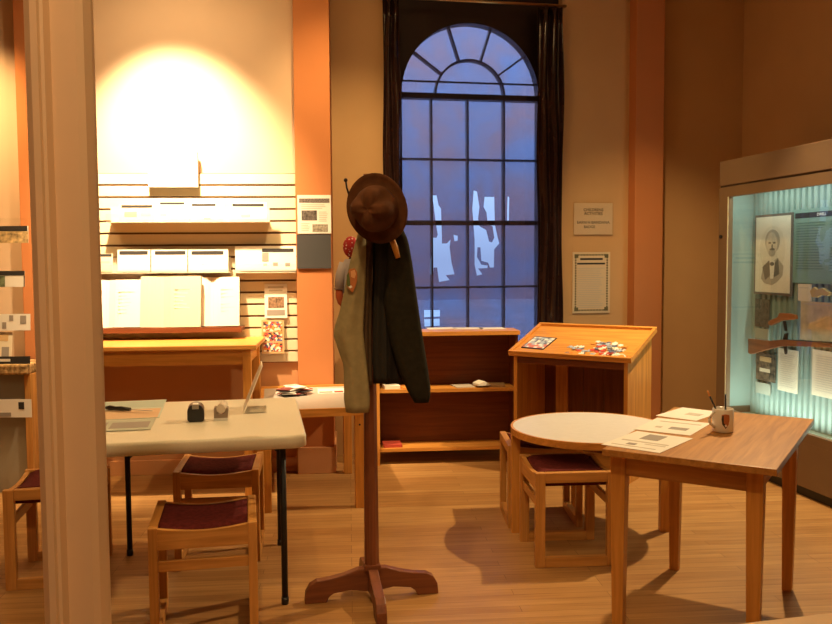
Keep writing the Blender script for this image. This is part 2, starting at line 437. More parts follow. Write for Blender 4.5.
# ------------------------------------------------------------------ flat printed things on a plane
def card(fr, d, rect, name, label, cat, group=None, prints=(), m=None, thick=.004, lean=0.0):
    px0, py0, px1, py1 = rect
    pm = (px0+px1)/2; qm = (py0+py1)/2
    x0 = fr.hit(px0, qm, d)[0]; x1 = fr.hit(px1, qm, d)[0]
    z1 = fr.hit(pm, py0, d)[1]; z0 = fr.hit(pm, py1, d)[1]
    w, h = x1-x0, z1-z0
    o = obj(name, B(-w/2, w/2, 0, thick, 0, h), m or PAPER, loc=fr.at((x0+x1)/2, -d, z0), rot=(-lean,0,fr.a))
    tag(o, label, cat, group)
    for pr in prints:
        u0, v0, u1, v1, pm_, pn = pr[:6]
        b = B(-w/2+u0*w, -w/2+u1*w, -.0012, .0005, h*(1-v1), h*(1-v0))
        obj(pn, b, pm_, o)
    o['_w'] = w; o['_h'] = h
    del o['_w']; del o['_h']
    return o, w, h
def lines(o, w, h, u0, u1, v0, v1, n, m, th=.35, name='printed_lines', jag=.25):
    bm = BM()
    for i in range(n):
        v = v0 + (v1-v0)*(i+.5)/n; t = (v1-v0)/n*th
        e = u1 - jag*random.random()*(u1-u0)
        box(bm, -w/2+u0*w, -w/2+e*w, -.0012, .0005, h*(1-v-t/2), h*(1-v+t/2))
    return obj(name, bm, m, o)

# ------------------------------------------------------------------ slat wall and its displays
sx0, sx1 = FS_.hit(58, 300, .03)[0], FS_.hit(297, 300, .03)[0]
sz1, sz0 = FS_.hit(230, 173, .03)[1], FS_.hit(260, 363, .03)[1]
sw = thing('slatwall_panel', 'cream slatwall panel on the wall behind the tall console', 'slatwall', FS_.at(0, 0, 0), 0)
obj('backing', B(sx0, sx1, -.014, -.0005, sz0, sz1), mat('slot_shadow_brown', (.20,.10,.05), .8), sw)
bm = BM(); ns = 16; pit = (sz1-sz0)/ns
for i in range(ns):
    box(bm, sx0, sx1, -.032, -.012, sz0+i*pit+.0065, sz0+(i+1)*pit-.0065, .002)
obj('slats', bm, mat('slat_cream', (.76,.66,.48), .5, .3, .03, 4), sw)

def wallsign():
    o, w, h = card(FS_, .07, (148, 152, 197.5, 187), 'header_sign', 'blank white box sign at the top of the slatwall', 'sign', thick=.036)
wallsign()
# acrylic trays
def tray(px0, px1, py, dep, label, lip=.05):
    x0 = FS_.hit(px0, py, dep)[0]; x1 = FS_.hit(px1, py, dep)[0]; z = FS_.hit((px0+px1)/2, py, dep)[1]
    t = thing('display_tray', label, 'display tray', FS_.at(x0, -.0315, z), 0, 'display trays on the slatwall')
    fro = mat('frosted_tray', (.78,.70,.58), .4)
    obj('tray_bottom', B(0, x1-x0, -dep+.033, 0, -.005, 0), fro, t)
    obj('front_lip', B(0, x1-x0, -dep+.033, -dep+.036, 0, lip), CLEAR, t)
    obj('back_plate', B(0, x1-x0, -.003, 0, 0, .10), fro, t)
    return z
tray(106, 268, 221.5, .15, 'clear display tray holding the upper row of brochures')
tray(70, 229.5, 272.5, .105, 'clear display tray holding the middle row of brochures')
tray(234, 296, 272, .10, 'clear display tray holding the wide sheet at the right end of the slatwall')
HD = lambda a, b: [(a, .04, b, .18, INK, 'header_band')]
def broch(rect, label, pics, m=PAPER, d=.135, group='brochures in the slatwall trays', lean=.12, hb=(.06,.94,.05,.20)):
    o, w, h = card(FS_, d, rect, 'brochure', label, 'brochure', group,
                   [(hb[0], hb[2], hb[1], hb[3], INK, 'header_band')] + pics, m, .003, lean)
    return o, w, h
def grey(u0, v0, u1, v1, m=INKG, n='picture'): return (u0, v0, u1, v1, m, n)
broch((119, 204, 154, 221), 'tan brochure with dark header at the left end of the upper tray', [grey(.15,.45,.5,.75), grey(.62,.3,.9,.7,INKL,'text_block')], PAPERB, .13)
broch((156.5, 201, 189, 221), 'white brochure in the upper tray just right of the tan one', [grey(.1,.6,.3,.75,INKL)], hb=(.1,.85,.05,.16))
broch((190, 202, 224, 221), 'white brochure in the upper tray, second from its right end', [grey(.4,.8,.6,.9,INKL)], hb=(.05,.75,.08,.2))
broch((230, 202, 266.5, 221), 'white brochure at the right end of the upper tray', [grey(.3,.65,.55,.8,INKL)], hb=(.06,.92,.08,.22))
broch((82, 253.5, 112.5, 272), 'tan brochure at the left end of the middle tray, partly behind the post', [grey(.5,.4,.9,.5,INKL)], PAPERB, hb=(.02,.96,.02,.16), d=.09)
broch((117, 249, 150, 272), 'white brochure in the middle tray next to the tan one', [], hb=(.06,.92,.08,.24), d=.09)
broch((151, 249, 187, 272), 'white brochure at the centre of the middle tray', [], hb=(.1,.95,.08,.24), d=.09)
broch((188, 249, 228, 272), 'white brochure at the right end of the middle tray', [], hb=(.08,.88,.08,.24), d=.09)
o, w, h = card(FS_, .085, (235, 246, 296, 271), 'information_sheet', 'wide white sheet with a small portrait at the right end of the slatwall', 'sheet',
               None, [grey(.44,.10,.96,.24,INK,'header_band'), grey(.44,.27,.55,.62,INKG,'portrait'), grey(.46,.70,.52,.78,INKL), grey(.62,.66,.70,.80,INKG), grey(.82,.68,.9,.82,INKG)], PAPER, .003, .1)
# ledge and open books
lz = FS_.hit(170, 327.5, .14)[1]; lx0, lx1 = FS_.hit(70, 328, .14)[0], FS_.hit(243, 328, .14)[0]
lg = thing('book_ledge', 'dark shelf ledge on the slatwall carrying the open books', 'shelf', FS_.at(0, -.0315, lz))
obj('ledge', B(lx0, lx1, -.18, 0, -.028, 0, .003), walnut('x'), lg)
obj('ledge_lip', B(lx0, lx1, -.185, -.18, -.028, .004), walnut('x'), lg)
def book(px0, px1, py0, py1, label, d, tilt, rz=0.0, rough=False):
    x0 = FS_.hit(px0, py1, d)[0]; x1 = FS_.hit(px1, py1, d)[0]
    h = FS_.hit(px0, py0, d)[1] - lz; w = x1-x0
    t = thing('open_book', label, 'book', FS_.at((x0+x1)/2, -d, lz+.001), rz, 'open books on the slatwall ledge')
    rm = Matrix.Rotation(-.16, 4, 'X')
    bm = box(BM(), -w/2, w/2, .012, .016, 0, h); bmesh.ops.transform(bm, matrix=rm, verts=bm.verts); obj('cover', bm, mat('book_cover_brown', (.28,.16,.08), .7), t)
    bm = BM(); N = 16
    pr = []
    for i in range(N+1):
        u = i/N; s = abs(u-.35)
        pr.append((-w/2+w*u, -.010*math.exp(-(s/.18)**2)*-1 - .012*(1-math.exp(-(s/.1)**2))))
    prism(bm, [(a, b) for a, b in pr] + [(w/2, .011), (-w/2, .011)], .004, h-.006, 'xy')
    bmesh.ops.transform(bm, matrix=rm, verts=bm.verts); obj('pages', bm, PAPERB if rough else PAPER, t)
    bm = BM()
    for i in range(7):
        if random.random() < .75: box(bm, w*.06, w*(.2+.2*random.random()), -.0123, -.0112, h*(.3+.07*i), h*(.3+.07*i)+.006)
    box(bm, w*.06, w*.35, -.0123, -.0112, h*.72, h*.72+.006)
    bmesh.ops.transform(bm, matrix=rm, verts=bm.verts); obj('printed_lines', bm, mat('faint_print', (.80,.76,.69), .8), t)
book(88, 142, 279, 326.5, 'open white book at the left of the slatwall ledge, partly behind the post', .145, 0)
book(197, 239.5, 276, 326, 'open white book at the right end of the slatwall ledge', .135, 0)
book(140, 201, 275.5, 328, 'large cream open book in the centre of the slatwall ledge', .185, 0, -.04, True)
# two leaflets on the slatwall at right
o, w, h = card(FS_, .05, (264.5, 284, 287, 318), 'leaflet', 'white leaflet with a brown picture clipped on the slatwall', 'leaflet', 'leaflets clipped on the slatwall',
               [grey(.15,.07,.85,.12,INKL,'title'), grey(.2,.17,.8,.21,INKL,'title'), grey(.16,.38,.86,.70,mat('photo_brown', (.25,.15,.09), .7, noise=.7, scale=60),'picture'), grey(.1,.76,.9,.92,INKG,'picture')], PAPER, .003, .05)
o, w, h = card(FS_, .06, (261.5, 320, 284, 353.5), 'leaflet', 'colourful leaflet with red and orange pictures below the white one', 'leaflet', 'leaflets clipped on the slatwall', [], TAN, .003, .05)
def mosaic(name, cols, scale):
    m = bpy.data.materials.new(name); m.use_nodes = True; nt = m.node_tree; b = nt.nodes['Principled BSDF']; b.inputs['Roughness'].default_value = .5
    tc = nt.nodes.new('ShaderNodeTexCoord'); v = nt.nodes.new('ShaderNodeTexVoronoi'); v.inputs['Scale'].default_value = scale
    sp_ = nt.nodes.new('ShaderNodeSeparateColor'); r = nt.nodes.new('ShaderNodeValToRGB'); r.color_ramp.interpolation = 'CONSTANT'
    nt.links.new(tc.outputs['Object'], v.inputs['Vector']); nt.links.new(v.outputs['Color'], sp_.inputs[0]); nt.links.new(sp_.outputs[0], r.inputs['Fac']); nt.links.new(r.outputs['Color'], b.inputs['Base Color'])
    e = r.color_ramp.elements
    while len(e) > 1: e.remove(e[0])
    e[0].position = 0; e[0].color = (*cols[0], 1)
    for i, c in enumerate(cols[1:]): k = e.new((i+1)/len(cols)); k.color = (*c, 1)
    return m
MOS = mosaic('print_mosaic_warm', [(.55,.06,.05),(.72,.28,.06),(.10,.13,.34),(.8,.75,.65),(.05,.04,.04),(.80,.72,.6),(.5,.1,.06)], 75)
for v0, v1 in ((.05,.34),(.37,.63),(.68,.94)):
    obj('picture', B(-w*.42, w*.42, -.0012, .0005, h*(1-v1), h*(1-v0)), MOS, o)

# newspaper notice on the left pilaster
FP_ = Frame((0, Y_SLAT-.09), 0)
o, w, h = card(FP_, .012, (297.5, 195, 331, 233.5), 'newspaper_notice', 'newspaper page notice on the orange pilaster', 'notice', None,
               [grey(.05,.09,.96,.20,mat('masthead', (.16,.13,.12), .7, noise=.6, scale=120),'masthead'), grey(.12,.40,.58,.66,mat('photo_grey', (.12,.10,.09), .7, noise=.8, scale=50),'photo'), grey(.44,.76,.90,.96,mat('photo_grey2', (.28,.25,.2), .7, noise=.6, scale=60),'photo')], PAPER, .004)
lines(o, w, h, .1, .9, .23, .37, 3, INKL); lines(o, w, h, .64, .92, .42, .7, 6, INKL); lines(o, w, h, .1, .38, .72, .94, 5, INKL)
card(FP_, .012, (297, 234.5, 331, 268.5), 'blank_panel', 'dark grey blank panel below the newspaper notice', 'panel', None, [], mat('slate_card', (.055,.055,.06), .6), .010)
# two posters on the window wall
o, w, h = card(FW_, .012, (574, 203, 612.5, 234.5), 'activity_sign', 'children activity sign in a clear sleeve on the wall', 'sign', None, [], mat('aged_paper', (.72,.55,.38), .6), .003)
for i, (tx, sz, zz) in enumerate((('CHILDRENS', .145, .78), ('ACTIVITIES', .145, .66), ('EARN A BANDANA', .145, .38), ('BADGE', .135, .24))):
    text_mesh(tx, sz*h*.88, INK, o, 'lettering', (0 if i < 3 else -w*.1, -.0012, h*zz))
obj('sleeve', B(-w*.52, w*.52, -.004, -.003, -.004, h*1.02), CLEAR, o)
o, w, h = card(FW_, .012, (572.5, 252, 610, 313), 'proclamation_poster', 'bordered proclamation poster with fine print on the wall', 'poster', None, [], mat('aged_paper2', (.66,.54,.38), .7), .003)
bm = BM()
for a, b, c, d in ((.06,.035,.94,.06),(.06,.94,.94,.965),(.06,.035,.10,.965),(.90,.035,.94,.965)):
    n = 22
    for i in range(n):
        if b-d and (d-b) < .1:
            u0 = a+(c-a)*i/n; box(bm, w*(u0-.5), w*(u0+(c-a)/n*.7-.5), -.0012, .0005, h*(1-d), h*(1-b))
        else:
            v0 = b+(d-b)*i/n; box(bm, w*(a-.5), w*(c-.5), -.0012, .0005, h*(1-v0-(d-b)/n*.7), h*(1-v0))
for u in (.10, .90):
    for v in (.065, .935): box(bm, w*(u-.05-.5), w*(u+.05-.5), -.0014, .0005, h*(1-v-.03), h*(1-v+.03))
obj('border', bm, mat('border_green', (.12,.11,.06), .7), o)
lines(o, w, h, .2, .8, .09, .14, 1, INK, .6, 'title', 0); lines(o, w, h, .12, .86, .17, .21, 1, INK, .7, 'title', 0)
lines(o, w, h, .13, .87, .25, .92, 22, INKL, .35)

# ------------------------------------------------------------------ far left rack seen beside the post
FL = Frame(W(-2.5, 5.2), -PSI)
bx0, bx1 = FL.hit(-24, 300)[0], FL.hit(33, 300)[0]
rk = thing('brochure_rack', 'clear upright brochure rack on the grey stand at far left', 'brochure rack', FL.at((bx0+bx1)/2, .03, FL.hit(10, 364)[1]))
rk.rotation_euler = (0,0,FL.a)
rh = FL.hit(10, 218)[1]-FL.hit(10, 364)[1]; rw = bx1-bx0
obj('rack_panel', B(-rw/2, rw/2, .012, .016, 0, rh), CLEAR, rk)
def lcard(rect, label, prints, m=PAPER, name='brochure', cat='brochure', g='brochures on the far left rack', d=.0, lean=.06, th=.003):
    return card(FL, d, rect, name, label, cat, g, prints, m, th, lean)
PH1 = mat('photo_sepia', (.50,.36,.18), .6, noise=.7, scale=30)
PH2 = mat('photo_green', (.16,.20,.12), .6, noise=.9, scale=25)
lcard((-22, 226, 28, 243), 'topmost brochure at far left, sepia picture under a black header', [(0,0,.98,.30,INK,'header_band'), (0,.32,1,1,PH1,'picture')])
lcard((-25, 271, 24.5, 287), 'second brochure from top at far left, green and white picture', [(0,0,1,.28,INK,'header_band'), (.0,.3,.6,.98,PH2,'picture'), (.98,.3,1,1,INK,'edge')])
lcard((-20, 314, 30, 330.5), 'white folded sheet at far left with small dark sketches', [grey(.58,.08,.66,.42,INKG), grey(.8,.1,.92,.6,INKG,'sketch'), grey(.44,.5,.52,.9,INKG,'sketch')])
lcard((-14, 332, 10.5, 362), 'tall pale booklet leaning on the far left stand', [grey(.1,.08,.85,.3,TAN,'title'), grey(.6,.5,.9,.95,INKG,'picture')], PAPERB, 'booklet', 'booklet', None, .02, .16)
o, w, h = lcard((-22, 356.5, 30, 364), 'low black brochure with white lettering on the far left stand', [], INK, d=.075, lean=.03)
lines(o, w, h, .1, .62, .3, .7, 1, PAPER, .9, 'lettering', 0)
tz = FL.hit(10, 364.5, .09)[1]
ft = thing('display_stand', 'grey display stand with a mottled tan top at far left', 'display stand', FL.at((bx0+bx1)/2, 0, 0))
ft.rotation_euler = (0,0,FL.a)
obj('top', B(-rw/2, rw/2-.01, -.09, .20, tz-.065, tz-.001, .012), mat('mottled_tan', (.42,.27,.12), .9, .1, .65, 35, bump=.6), ft)
obj('base_panel', B(-rw/2+.01, rw/2-.055, -.02, .17, 0, tz-.065), mat('grey_panel', (.30,.27,.21), .7), ft)
obj('side_post', B(rw/2-.05, rw/2-.01, -.05, .17, 0, tz-.065, .003), oak('z'), ft)
o, w, h = lcard((-20, 399.5, 31.5, 417.5), 'white sheet on the front of the far left stand below its top', [grey(.25,.72,.6,.95,INKG), grey(.75,.15,.86,.55,INK,'picture')], PAPER, 'leaflet', 'leaflet', None, .10, 0)
hb = obj('holder_clip', B(-w*.3, w*.3, .003, .0795, h*.25, h*.65), CLEAR, o)

# ------------------------------------------------------------------ tall console against the slat wall
cz = .93
q0 = at_z(256, 345, cz); q1 = at_z(60, 345, cz)
cn = thing('console_table', 'tall oak console table against the slatwall', 'table', (0, q0.y, 0))
x0, x1 = q1.x, q0.x; dp = Y_SLAT-.045-q0.y
obj('tabletop', B(x0, x1, 0, dp, cz-.028, cz, .004), honey('x'), cn)
obj('apron', B(x0+.03, x1-.06, .03, .05, cz-.12, cz-.028), honey('x'), cn)
obj('apron', B(x1-.07, x1-.05, .05, dp-.04, cz-.12, cz-.028), honey('y'), cn)
for x in (x0+.02, x1-.085):
    for y in (.02, dp-.075): obj('leg', B(x, x+.05, y, y+.05, 0, cz-.028, .003), honey('z'), cn)

# ------------------------------------------------------------------ low leaflet table
lt = thing('leaflet_table', 'low oak table with a white top between post and console', 'table', W(-.665, 5.175), .17-PSI)
tw, td, tz = .60, .86, .59
bm = box(BM(), -tw/2+.02, tw/2-.02, -td/2+.02, td/2-.02, tz-.006, tz); obj('tabletop', bm, mat('grey_laminate', (.46,.42,.39), .4, .4, .03, 30), lt)
bm = BM()
box(bm, -tw/2, tw/2, -td/2, -td/2+.02, tz-.045, tz+.001); box(bm, -tw/2, tw/2, td/2-.02, td/2, tz-.045, tz+.012)
box(bm, -tw/2, -tw/2+.02, -td/2+.02, td/2-.02, tz-.045, tz+.001); box(bm, tw/2-.02, tw/2, -td/2+.02, td/2-.02, tz-.045, tz+.001)
obj('edge_band', bm, honey('x'), lt)
obj('underframe', B(-tw/2+.02, tw/2-.02, -td/2+.02, td/2-.02, tz-.045, tz-.006), honey('x'), lt)
for x in (-tw/2+.005, tw/2-.06):
    for y in (-td/2+.005, td/2-.06):
        l = obj('leg', B(x, x+.055, y, y+.055, 0, tz-.045, .003), honey('z'), lt)
        if y < 0: obj('bolt', tube(BM(), [(x+.0275, y-.002, tz-.10), (x+.0275, y+.003, tz-.10)], .006), BLACKM, l)
# leaflets on it
def flat_sheet(px, py, z, w, d, rz, label, cat='paper', name='paper_sheet', group=None, m=PAPER, th=.0015, prints=(), loc=None):
    p = loc if loc is not None else at_z(px, py, z)
    o = obj(name, B(-w/2, w/2, -d/2, d/2, 0, th), m, loc=(p.x, p.y, z+.0005), rot=(0,0,rz))
    tag(o, label, cat, group)
    for u0, v0, u1, v1, pm_, pn in prints:
        obj(pn, B(w*(u0-.5), w*(u1-.5), d*(.5-v1), d*(.5-v0), th-.0003, th+.0006), pm_, o)
    return o
ctr = at_z(294, 395, tz)
cols = [INK, PAPER, mat('leaflet_maroon', (.22,.05,.05), .5), PAPER, INK, PAPER, RED, INK, PAPER, mat('leaflet_maroon', (.22,.05,.05), .5), PAPER]
prev = None
NL = 11
for i in range(NL):
    z = tz+.002+i*.0045
    p = ctr + Vector((random.uniform(-.04,.04), random.uniform(-.04,.04), 0))
    mm = cols[i % len(cols)]
    words = {INK: 'black', PAPER: 'white', INKG: 'grey', RED: 'red'}.get(mm, 'maroon')
    pos = 'topmost' if i == NL-1 else 'bottom' if i == 0 else 'in the middle'
    o = flat_sheet(0, 0, z, .085, .15, random.uniform(-1.5, 1.5), 'small %s leaflet %s of the heap on the low table' % (words, pos), 'leaflet', 'leaflet',
               'heaped leaflets on the low table', mm, .0042, [(.1,.1,.9,.35, PAPER if mm is not PAPER else INKG, 'picture')], p)
    if pos == 'in the middle': o['label'] = 'small %s leaflet inside the heap on the low table' % words
flat_sheet(331, 391, tz, .17, .20, .05, 'white sheet with a red strip on the low table', 'paper', prints=[(.05,.62,.55,.9,mat('printed_pink', (.62,.25,.22), .7),'printed_strip'), (.62,.55,.95,.9,RED,'printed_strip')])

# ------------------------------------------------------------------ bookcase under the window
bz = .938
bl = W(-.245, 5.80); br_ = at_z(519.5, 332, bz)
b0 = at_z(381, 465.6, 0)
bw = (at_y(519.5, 340, b0.y).x - at_y(376, 340, b0.y).x)
bc = thing('bookcase', 'low open oak bookcase below the arched window', 'bookcase', (at_y(376, 340, b0.y).x, b0.y, 0))
bd = .225
obj('side_panel', B(.0, .022, 0, bd, 0, bz-.03, .002), shade_oak('z'), bc)
obj('side_panel', B(bw-.032, bw-.010, 0, bd, 0, bz-.03, .002), shade_oak('z'), bc)
obj('face_edge', B(-.001, .021, -.006, 0, 0, bz-.03), honey('z'), bc)
obj('top', B(-.015, bw, -.025, bd, bz-.03, bz, .003), honey('x'), bc)
obj('back_panel', B(.022, bw-.032, bd-.012, bd, .08, bz-.03), shade_oak('x'), bc)
s1 = at_y(450, 391.5, b0.y).z; s2 = at_y(450, 450, b0.y).z
for s in (s1, s2): obj('shelf', B(.022, bw-.032, .004, bd-.012, s-.004, s+.020), honey('x'), bc)
sh1, sh2 = s1+.020, s2+.020
gp = 'papers on top of the bookcase'
flat_sheet(441, 328.5, bz, .20, .15, .1, 'leftmost white sheet on top of the bookcase', group=gp)
flat_sheet(468, 328.5, bz, .21, .15, -.08, 'middle white sheet on top of the bookcase', group=gp)
flat_sheet(492, 328.5, bz, .18, .15, .05, 'rightmost white sheet on top of the bookcase', group=gp)
yb = b0.y+.1
def on_shelf(px, py, z, *a, **k):
    p = at_y(px, py, yb)
    return flat_sheet(0, 0, z, *a, loc=Vector((p.x, yb, z)), **k)
on_shelf(391, 388, sh1, .11, .15, .1, 'stack of white papers at the left of the middle bookcase shelf', th=.022, name='paper_stack')
on_shelf(403.5, 388, sh1, .05, .16, .25, 'orange folder beside the white papers on the middle shelf', m=ORANGEP, th=.008, name='folder', cat='folder')
on_shelf(463, 387, sh1, .14, .15, .2, 'grey pamphlet near the right of the middle shelf', m=INKL, th=.006, name='pamphlet', cat='pamphlet')
on_shelf(494, 387, sh1, .15, .15, -.15, 'dull tan booklet at the right end of the middle shelf', m=mat('dull_tan', (.32,.2,.1), .7), th=.014, name='booklet', cat='booklet')
bm = BM(); prism(bm, [(-.05,.0),(.05,.0),(.045,.002),(0,.03),(-.045,.014)], -.05, .05)
p = at_y(479, 386, yb)
o = obj('folded_paper', bm, PAPER, loc=(p.x-.008, b0.y+.06, sh1+.0005), rot=(0,0,.3)); tag(o, 'folded white paper standing up on the middle bookcase shelf', 'paper')
o.location.z = sh1+.0145+.0005; o.location.x = at_y(481,386,yb).x
o = on_shelf(392, 447, sh2, .13, .15, .05, 'red booklet lying on the bottom bookcase shelf', m=mat('red_cover', (.42,.06,.04), .6), th=.02, name='booklet', cat='booklet')

# ------------------------------------------------------------------ sloped puzzle desk
dk_c = W(1.026*1.09, 5.181*1.09); dk_a = -.59-PSI
zf, zb2, dw, dd = .815, .975, .86, .50
dk = thing('puzzle_desk', 'oak slant-top desk with a rimmed top holding a puzzle', 'desk', dk_c, dk_a)
sl = math.atan2(zb2-zf, dd)
RS = Matrix.Translation((0, -dd/2, zf)) @ Matrix.Rotation(sl, 4, 'X')
ln = math.hypot(dd, zb2-zf)
def sbox(x0, x1, y0, y1, z0, z1, bev=0):
    bm = box(BM(), x0, x1, y0, y1, z0, z1, bev); bmesh.ops.transform(bm, matrix=RS, verts=bm.verts); return bm
obj('desktop', sbox(-dw/2, dw/2, 0, ln, -.034, -.014, .002), honey('x'), dk)
obj('rim', sbox(-dw/2, dw/2, 0, .022, -.014, .002, .003), honey('x'), dk)
obj('rim', sbox(-dw/2, dw/2, ln-.022, ln, -.014, .004, .003), honey('x'), dk)
obj('rim', sbox(-dw/2, -dw/2+.022, .022, ln-.022, -.014, .002, .003), honey('y'), dk)
obj('rim', sbox(dw/2-.022, dw/2, .022, ln-.022, -.014, .002, .003), honey('y'), dk)
def side(x0, x1):
    bm = BM(); y0, y1 = -dd/2+.03, dd/2-.015
    zz = lambda y: zf + (y+dd/2)*(zb2-zf)/dd - .036
    prism(bm, [(y0,0),(y1,0),(y1,zz(y1)),(y0,zz(y0))], x0, x1, 'yz'); return bm
obj('side_panel', side(-dw/2+.03, -dw/2+.055), honey('z'), dk)
obj('side_panel', side(dw/2-.055, dw/2-.03), honey('z'), dk)
bm = BM()
for i in range(5):
    xa = -dw/2+.055+i*(dw-.11)/5; box(bm, xa+.002, xa+(dw-.11)/5-.002, dd/2-.035, dd/2-.018, .06, zb2-.08, .003)
obj('back_panel', bm, shade_oak('z'), dk)
obj('stile', B(-dw/2+.15, -dw/2+.24, dd/2-.05, dd/2-.035, .06, zf-.03), honey('z'), dk)
obj('cross_rail', B(-dw/2+.055, dw/2-.055, -dd/2+.035, -dd/2+.055, zf-.08, zf-.04), shade_oak('x'), dk)
obj('bottom_shelf', B(-dw/2+.055, dw/2-.055, -dd/2+.04, dd/2-.035, .06, .08), honey('x'), dk)
DM = Matrix.Translation(dk_c) @ Matrix.Rotation(dk_a, 4, 'Z') @ RS
def desk_pt(px, py):
    n = (DM.to_3x3() @ Vector((0,0,1))).normalized(); p = DM @ Vector((0,0,-.014))
    q = on(px, py, p, n); return DM.inverted() @ q
def desk_put(o, x, y, z, rz):
    o.matrix_world = DM @ Matrix.Translation((x, y, z)) @ Matrix.Rotation(rz, 4, 'Z')
# puzzle picture lid
qa = [desk_pt(*p) for p in ((522.5,348),(545,350),(555.5,338.5),(534,336.5))]
c = sum((Vector(q) for q in qa), Vector())/4
pw = ((qa[1]-qa[0]).length+(qa[2]-qa[3]).length)/2; ph = ((qa[3]-qa[0]).length+(qa[2]-qa[1]).length)/2
o = obj('puzzle_picture', B(-pw/2, pw/2, -ph/2, ph/2, 0, .004), mat('print_border_navy', (.02,.02,.035), .4))
tag(o, 'framed colour puzzle picture at the left of the slanted desk', 'picture'); desk_put(o, c.x, c.y, -.0135, math.atan2((qa[1]-qa[0]).y, (qa[1]-qa[0]).x))
pm_ = [mat('print_pale_blue', (.38,.46,.60), .5), mat('print_slate', (.13,.16,.26), .5), mat('print_coral', (.60,.20,.16), .5), PAPER]
bl_ = [BM() for _ in pm_]
for i in range(12):
    for j in range(8):
        k = random.choice([0,0,1,3]) if j > 2 else random.choice([2,2,3,0])
        box(bl_[k], pw*(-.46+i*.0767), pw*(-.46+(i+1)*.0767), ph*(-.44+j*.11), ph*(-.44+(j+1)*.11), .0035, .0046)
for k, b in enumerate(bl_): obj('picture_print', b, pm_[k], o)
# puzzle pieces, each its own
def piece_mesh(m, seed):
    r = random.Random(seed); s = .0145
    pts = []
    for k in range(4):
        a = k*PI/2; kn = r.choice([1, -1])
        loc = [(-s,-s), (-.3*s,-s), (-.36*s,-s-.32*s*kn), (0,-s-.55*s*kn), (.36*s,-s-.32*s*kn), (.3*s,-s)]
        pts += [(x*math.cos(a)-y*math.sin(a), x*math.sin(a)+y*math.cos(a)) for x, y in loc]
    bm = BM(); prism(bm, pts, 0, .0025, 'xy')
    me = bpy.data.meshes.new('puzzle_piece'); bm.to_mesh(me); bm.free(); me.materials.append(m); return me
pcol = [('white', PAPER), ('pale blue', pm_[0]), ('navy', pm_[1]), ('orange', ORANGEP), ('red', RED), ('cream', PAPERB)]
pms = [(n, piece_mesh(m, i*7+j)) for j in range(2) for i, (n, m) in enumerate(pcol)]
spots = []
for i in range(96):
    if i < 12: px, py = random.uniform(567, 585), random.uniform(346, 354)
    else:
        px = min(628, max(583, random.gauss(607, 11))); py = 341 + (px-590)*.12 + random.uniform(0, 14) + (2 if px < 595 else 0)
    spots.append((px, py))
for i, (px, py) in enumerate(spots):
    q = desk_pt(px, py); n, me = pms[random.choice([0,0,1,2,2,3,4,5,6,7,8,9,10,11,6,8])]
    if q.y < .035: q.y = .035+random.uniform(0,.02)
    if i >= 12 and random.random() < .3: q.z = 0
    o = bpy.data.objects.new('puzzle_piece', me); COL.objects.link(o)
    tag(o, 'loose %s puzzle piece scattered on the slanted desk' % n, 'puzzle piece', 'loose %s puzzle pieces on the desk' % n)
    desk_put(o, q.x, q.y, -.0138+.0027*random.choice([0,0,1,1,2,3,4]), random.uniform(0, 6.28))

# ------------------------------------------------------------------ stools
def make_stool(label, loc, rz):
    t = thing('sled_stool', label, 'stool', loc, rz, 'low oak stools with maroon seats')
    w, d, h = .40, .385, .447; p = .046; th = .034
    for s in (-1, 1):
        x0, x1 = (-w/2, -w/2+th) if s < 0 else (w/2-th, w/2)
        for y in (-d/2, d/2-p): obj('leg', B(x0, x1, y, y+p, 0, h, .004), oak('z'), t)
        obj('runner', B(x0, x1, -d/2+p, d/2-p, 0, .046, .004), oak('y'), t)
        obj('top_rail', B(x0, x1, -d/2+p, d/2-p, h-.048, h, .004), oak('y'), t)
    def apron(y0, y1):
        bm = BM(); n = 12; top = [(-w/2+th + (w-2*th)*i/n, h-.006-.016*math.sin(PI*i/n)) for i in range(n+1)]
        prism(bm, [(-w/2+th, h-.085), (w/2-th, h-.085)] + top[::-1], y0, y1); return bm
    obj('apron', apron(-d/2+.004, -d/2+.026), oak('x'), t)
    obj('apron', apron(d/2-.026, d/2-.004), oak('x'), t)
    obj('stretcher', B(-w/2+th, w/2-th, -d/2+.012, -d/2+.032, .275, .315, .003), oak('x'), t)
    obj('stretcher', B(-w/2+th, w/2-th, d/2-.032, d/2-.012, .275, .315, .003), oak('x'), t)
    bm = BM(); nx, ny = 14, 10; g0, g1 = [], []
    for j in range(ny+1):
        r0, r1 = [], []
        for i in range(nx+1):
            u, v = i/nx, j/ny
            x = (-w/2+th+.001) + (w-2*th-.002)*u; y = (-d/2+.027) + (d-.054)*v
            edge = min(1, min(v, 1-v)*9)**.5
            z = h - .004 - .014*math.sin(PI*u) + .014*edge - .008
            r0.append(bm.verts.new((x, y, z))); r1.append(bm.verts.new((x, y, h-.07)))
        g0.append(r0); g1.append(r1)
    for j in range(ny):
        for i in range(nx):
            f = bm.faces.new((g0[j][i], g0[j][i+1], g0[j+1][i+1], g0[j+1][i])); f.smooth = True
            bm.faces.new((g1[j][i], g1[j+1][i], g1[j+1][i+1], g1[j][i+1]))
    for j in range(ny):
        bm.faces.new((g0[j][0], g0[j+1][0], g1[j+1][0], g1[j][0])); bm.faces.new((g0[j][nx], g1[j][nx], g1[j+1][nx], g0[j+1][nx]))
    for i in range(nx):
        bm.faces.new((g0[0][i], g1[0][i], g1[0][i+1], g0[0][i+1])); bm.faces.new((g0[ny][i], g0[ny][i+1], g1[ny][i+1], g1[ny][i]))
    obj('seat_cushion', bm, MAROON, t)
    return t
st = make_stool('oak stool with maroon seat standing in front of the white folding table', W(-.845, 3.29), .20-PSI)
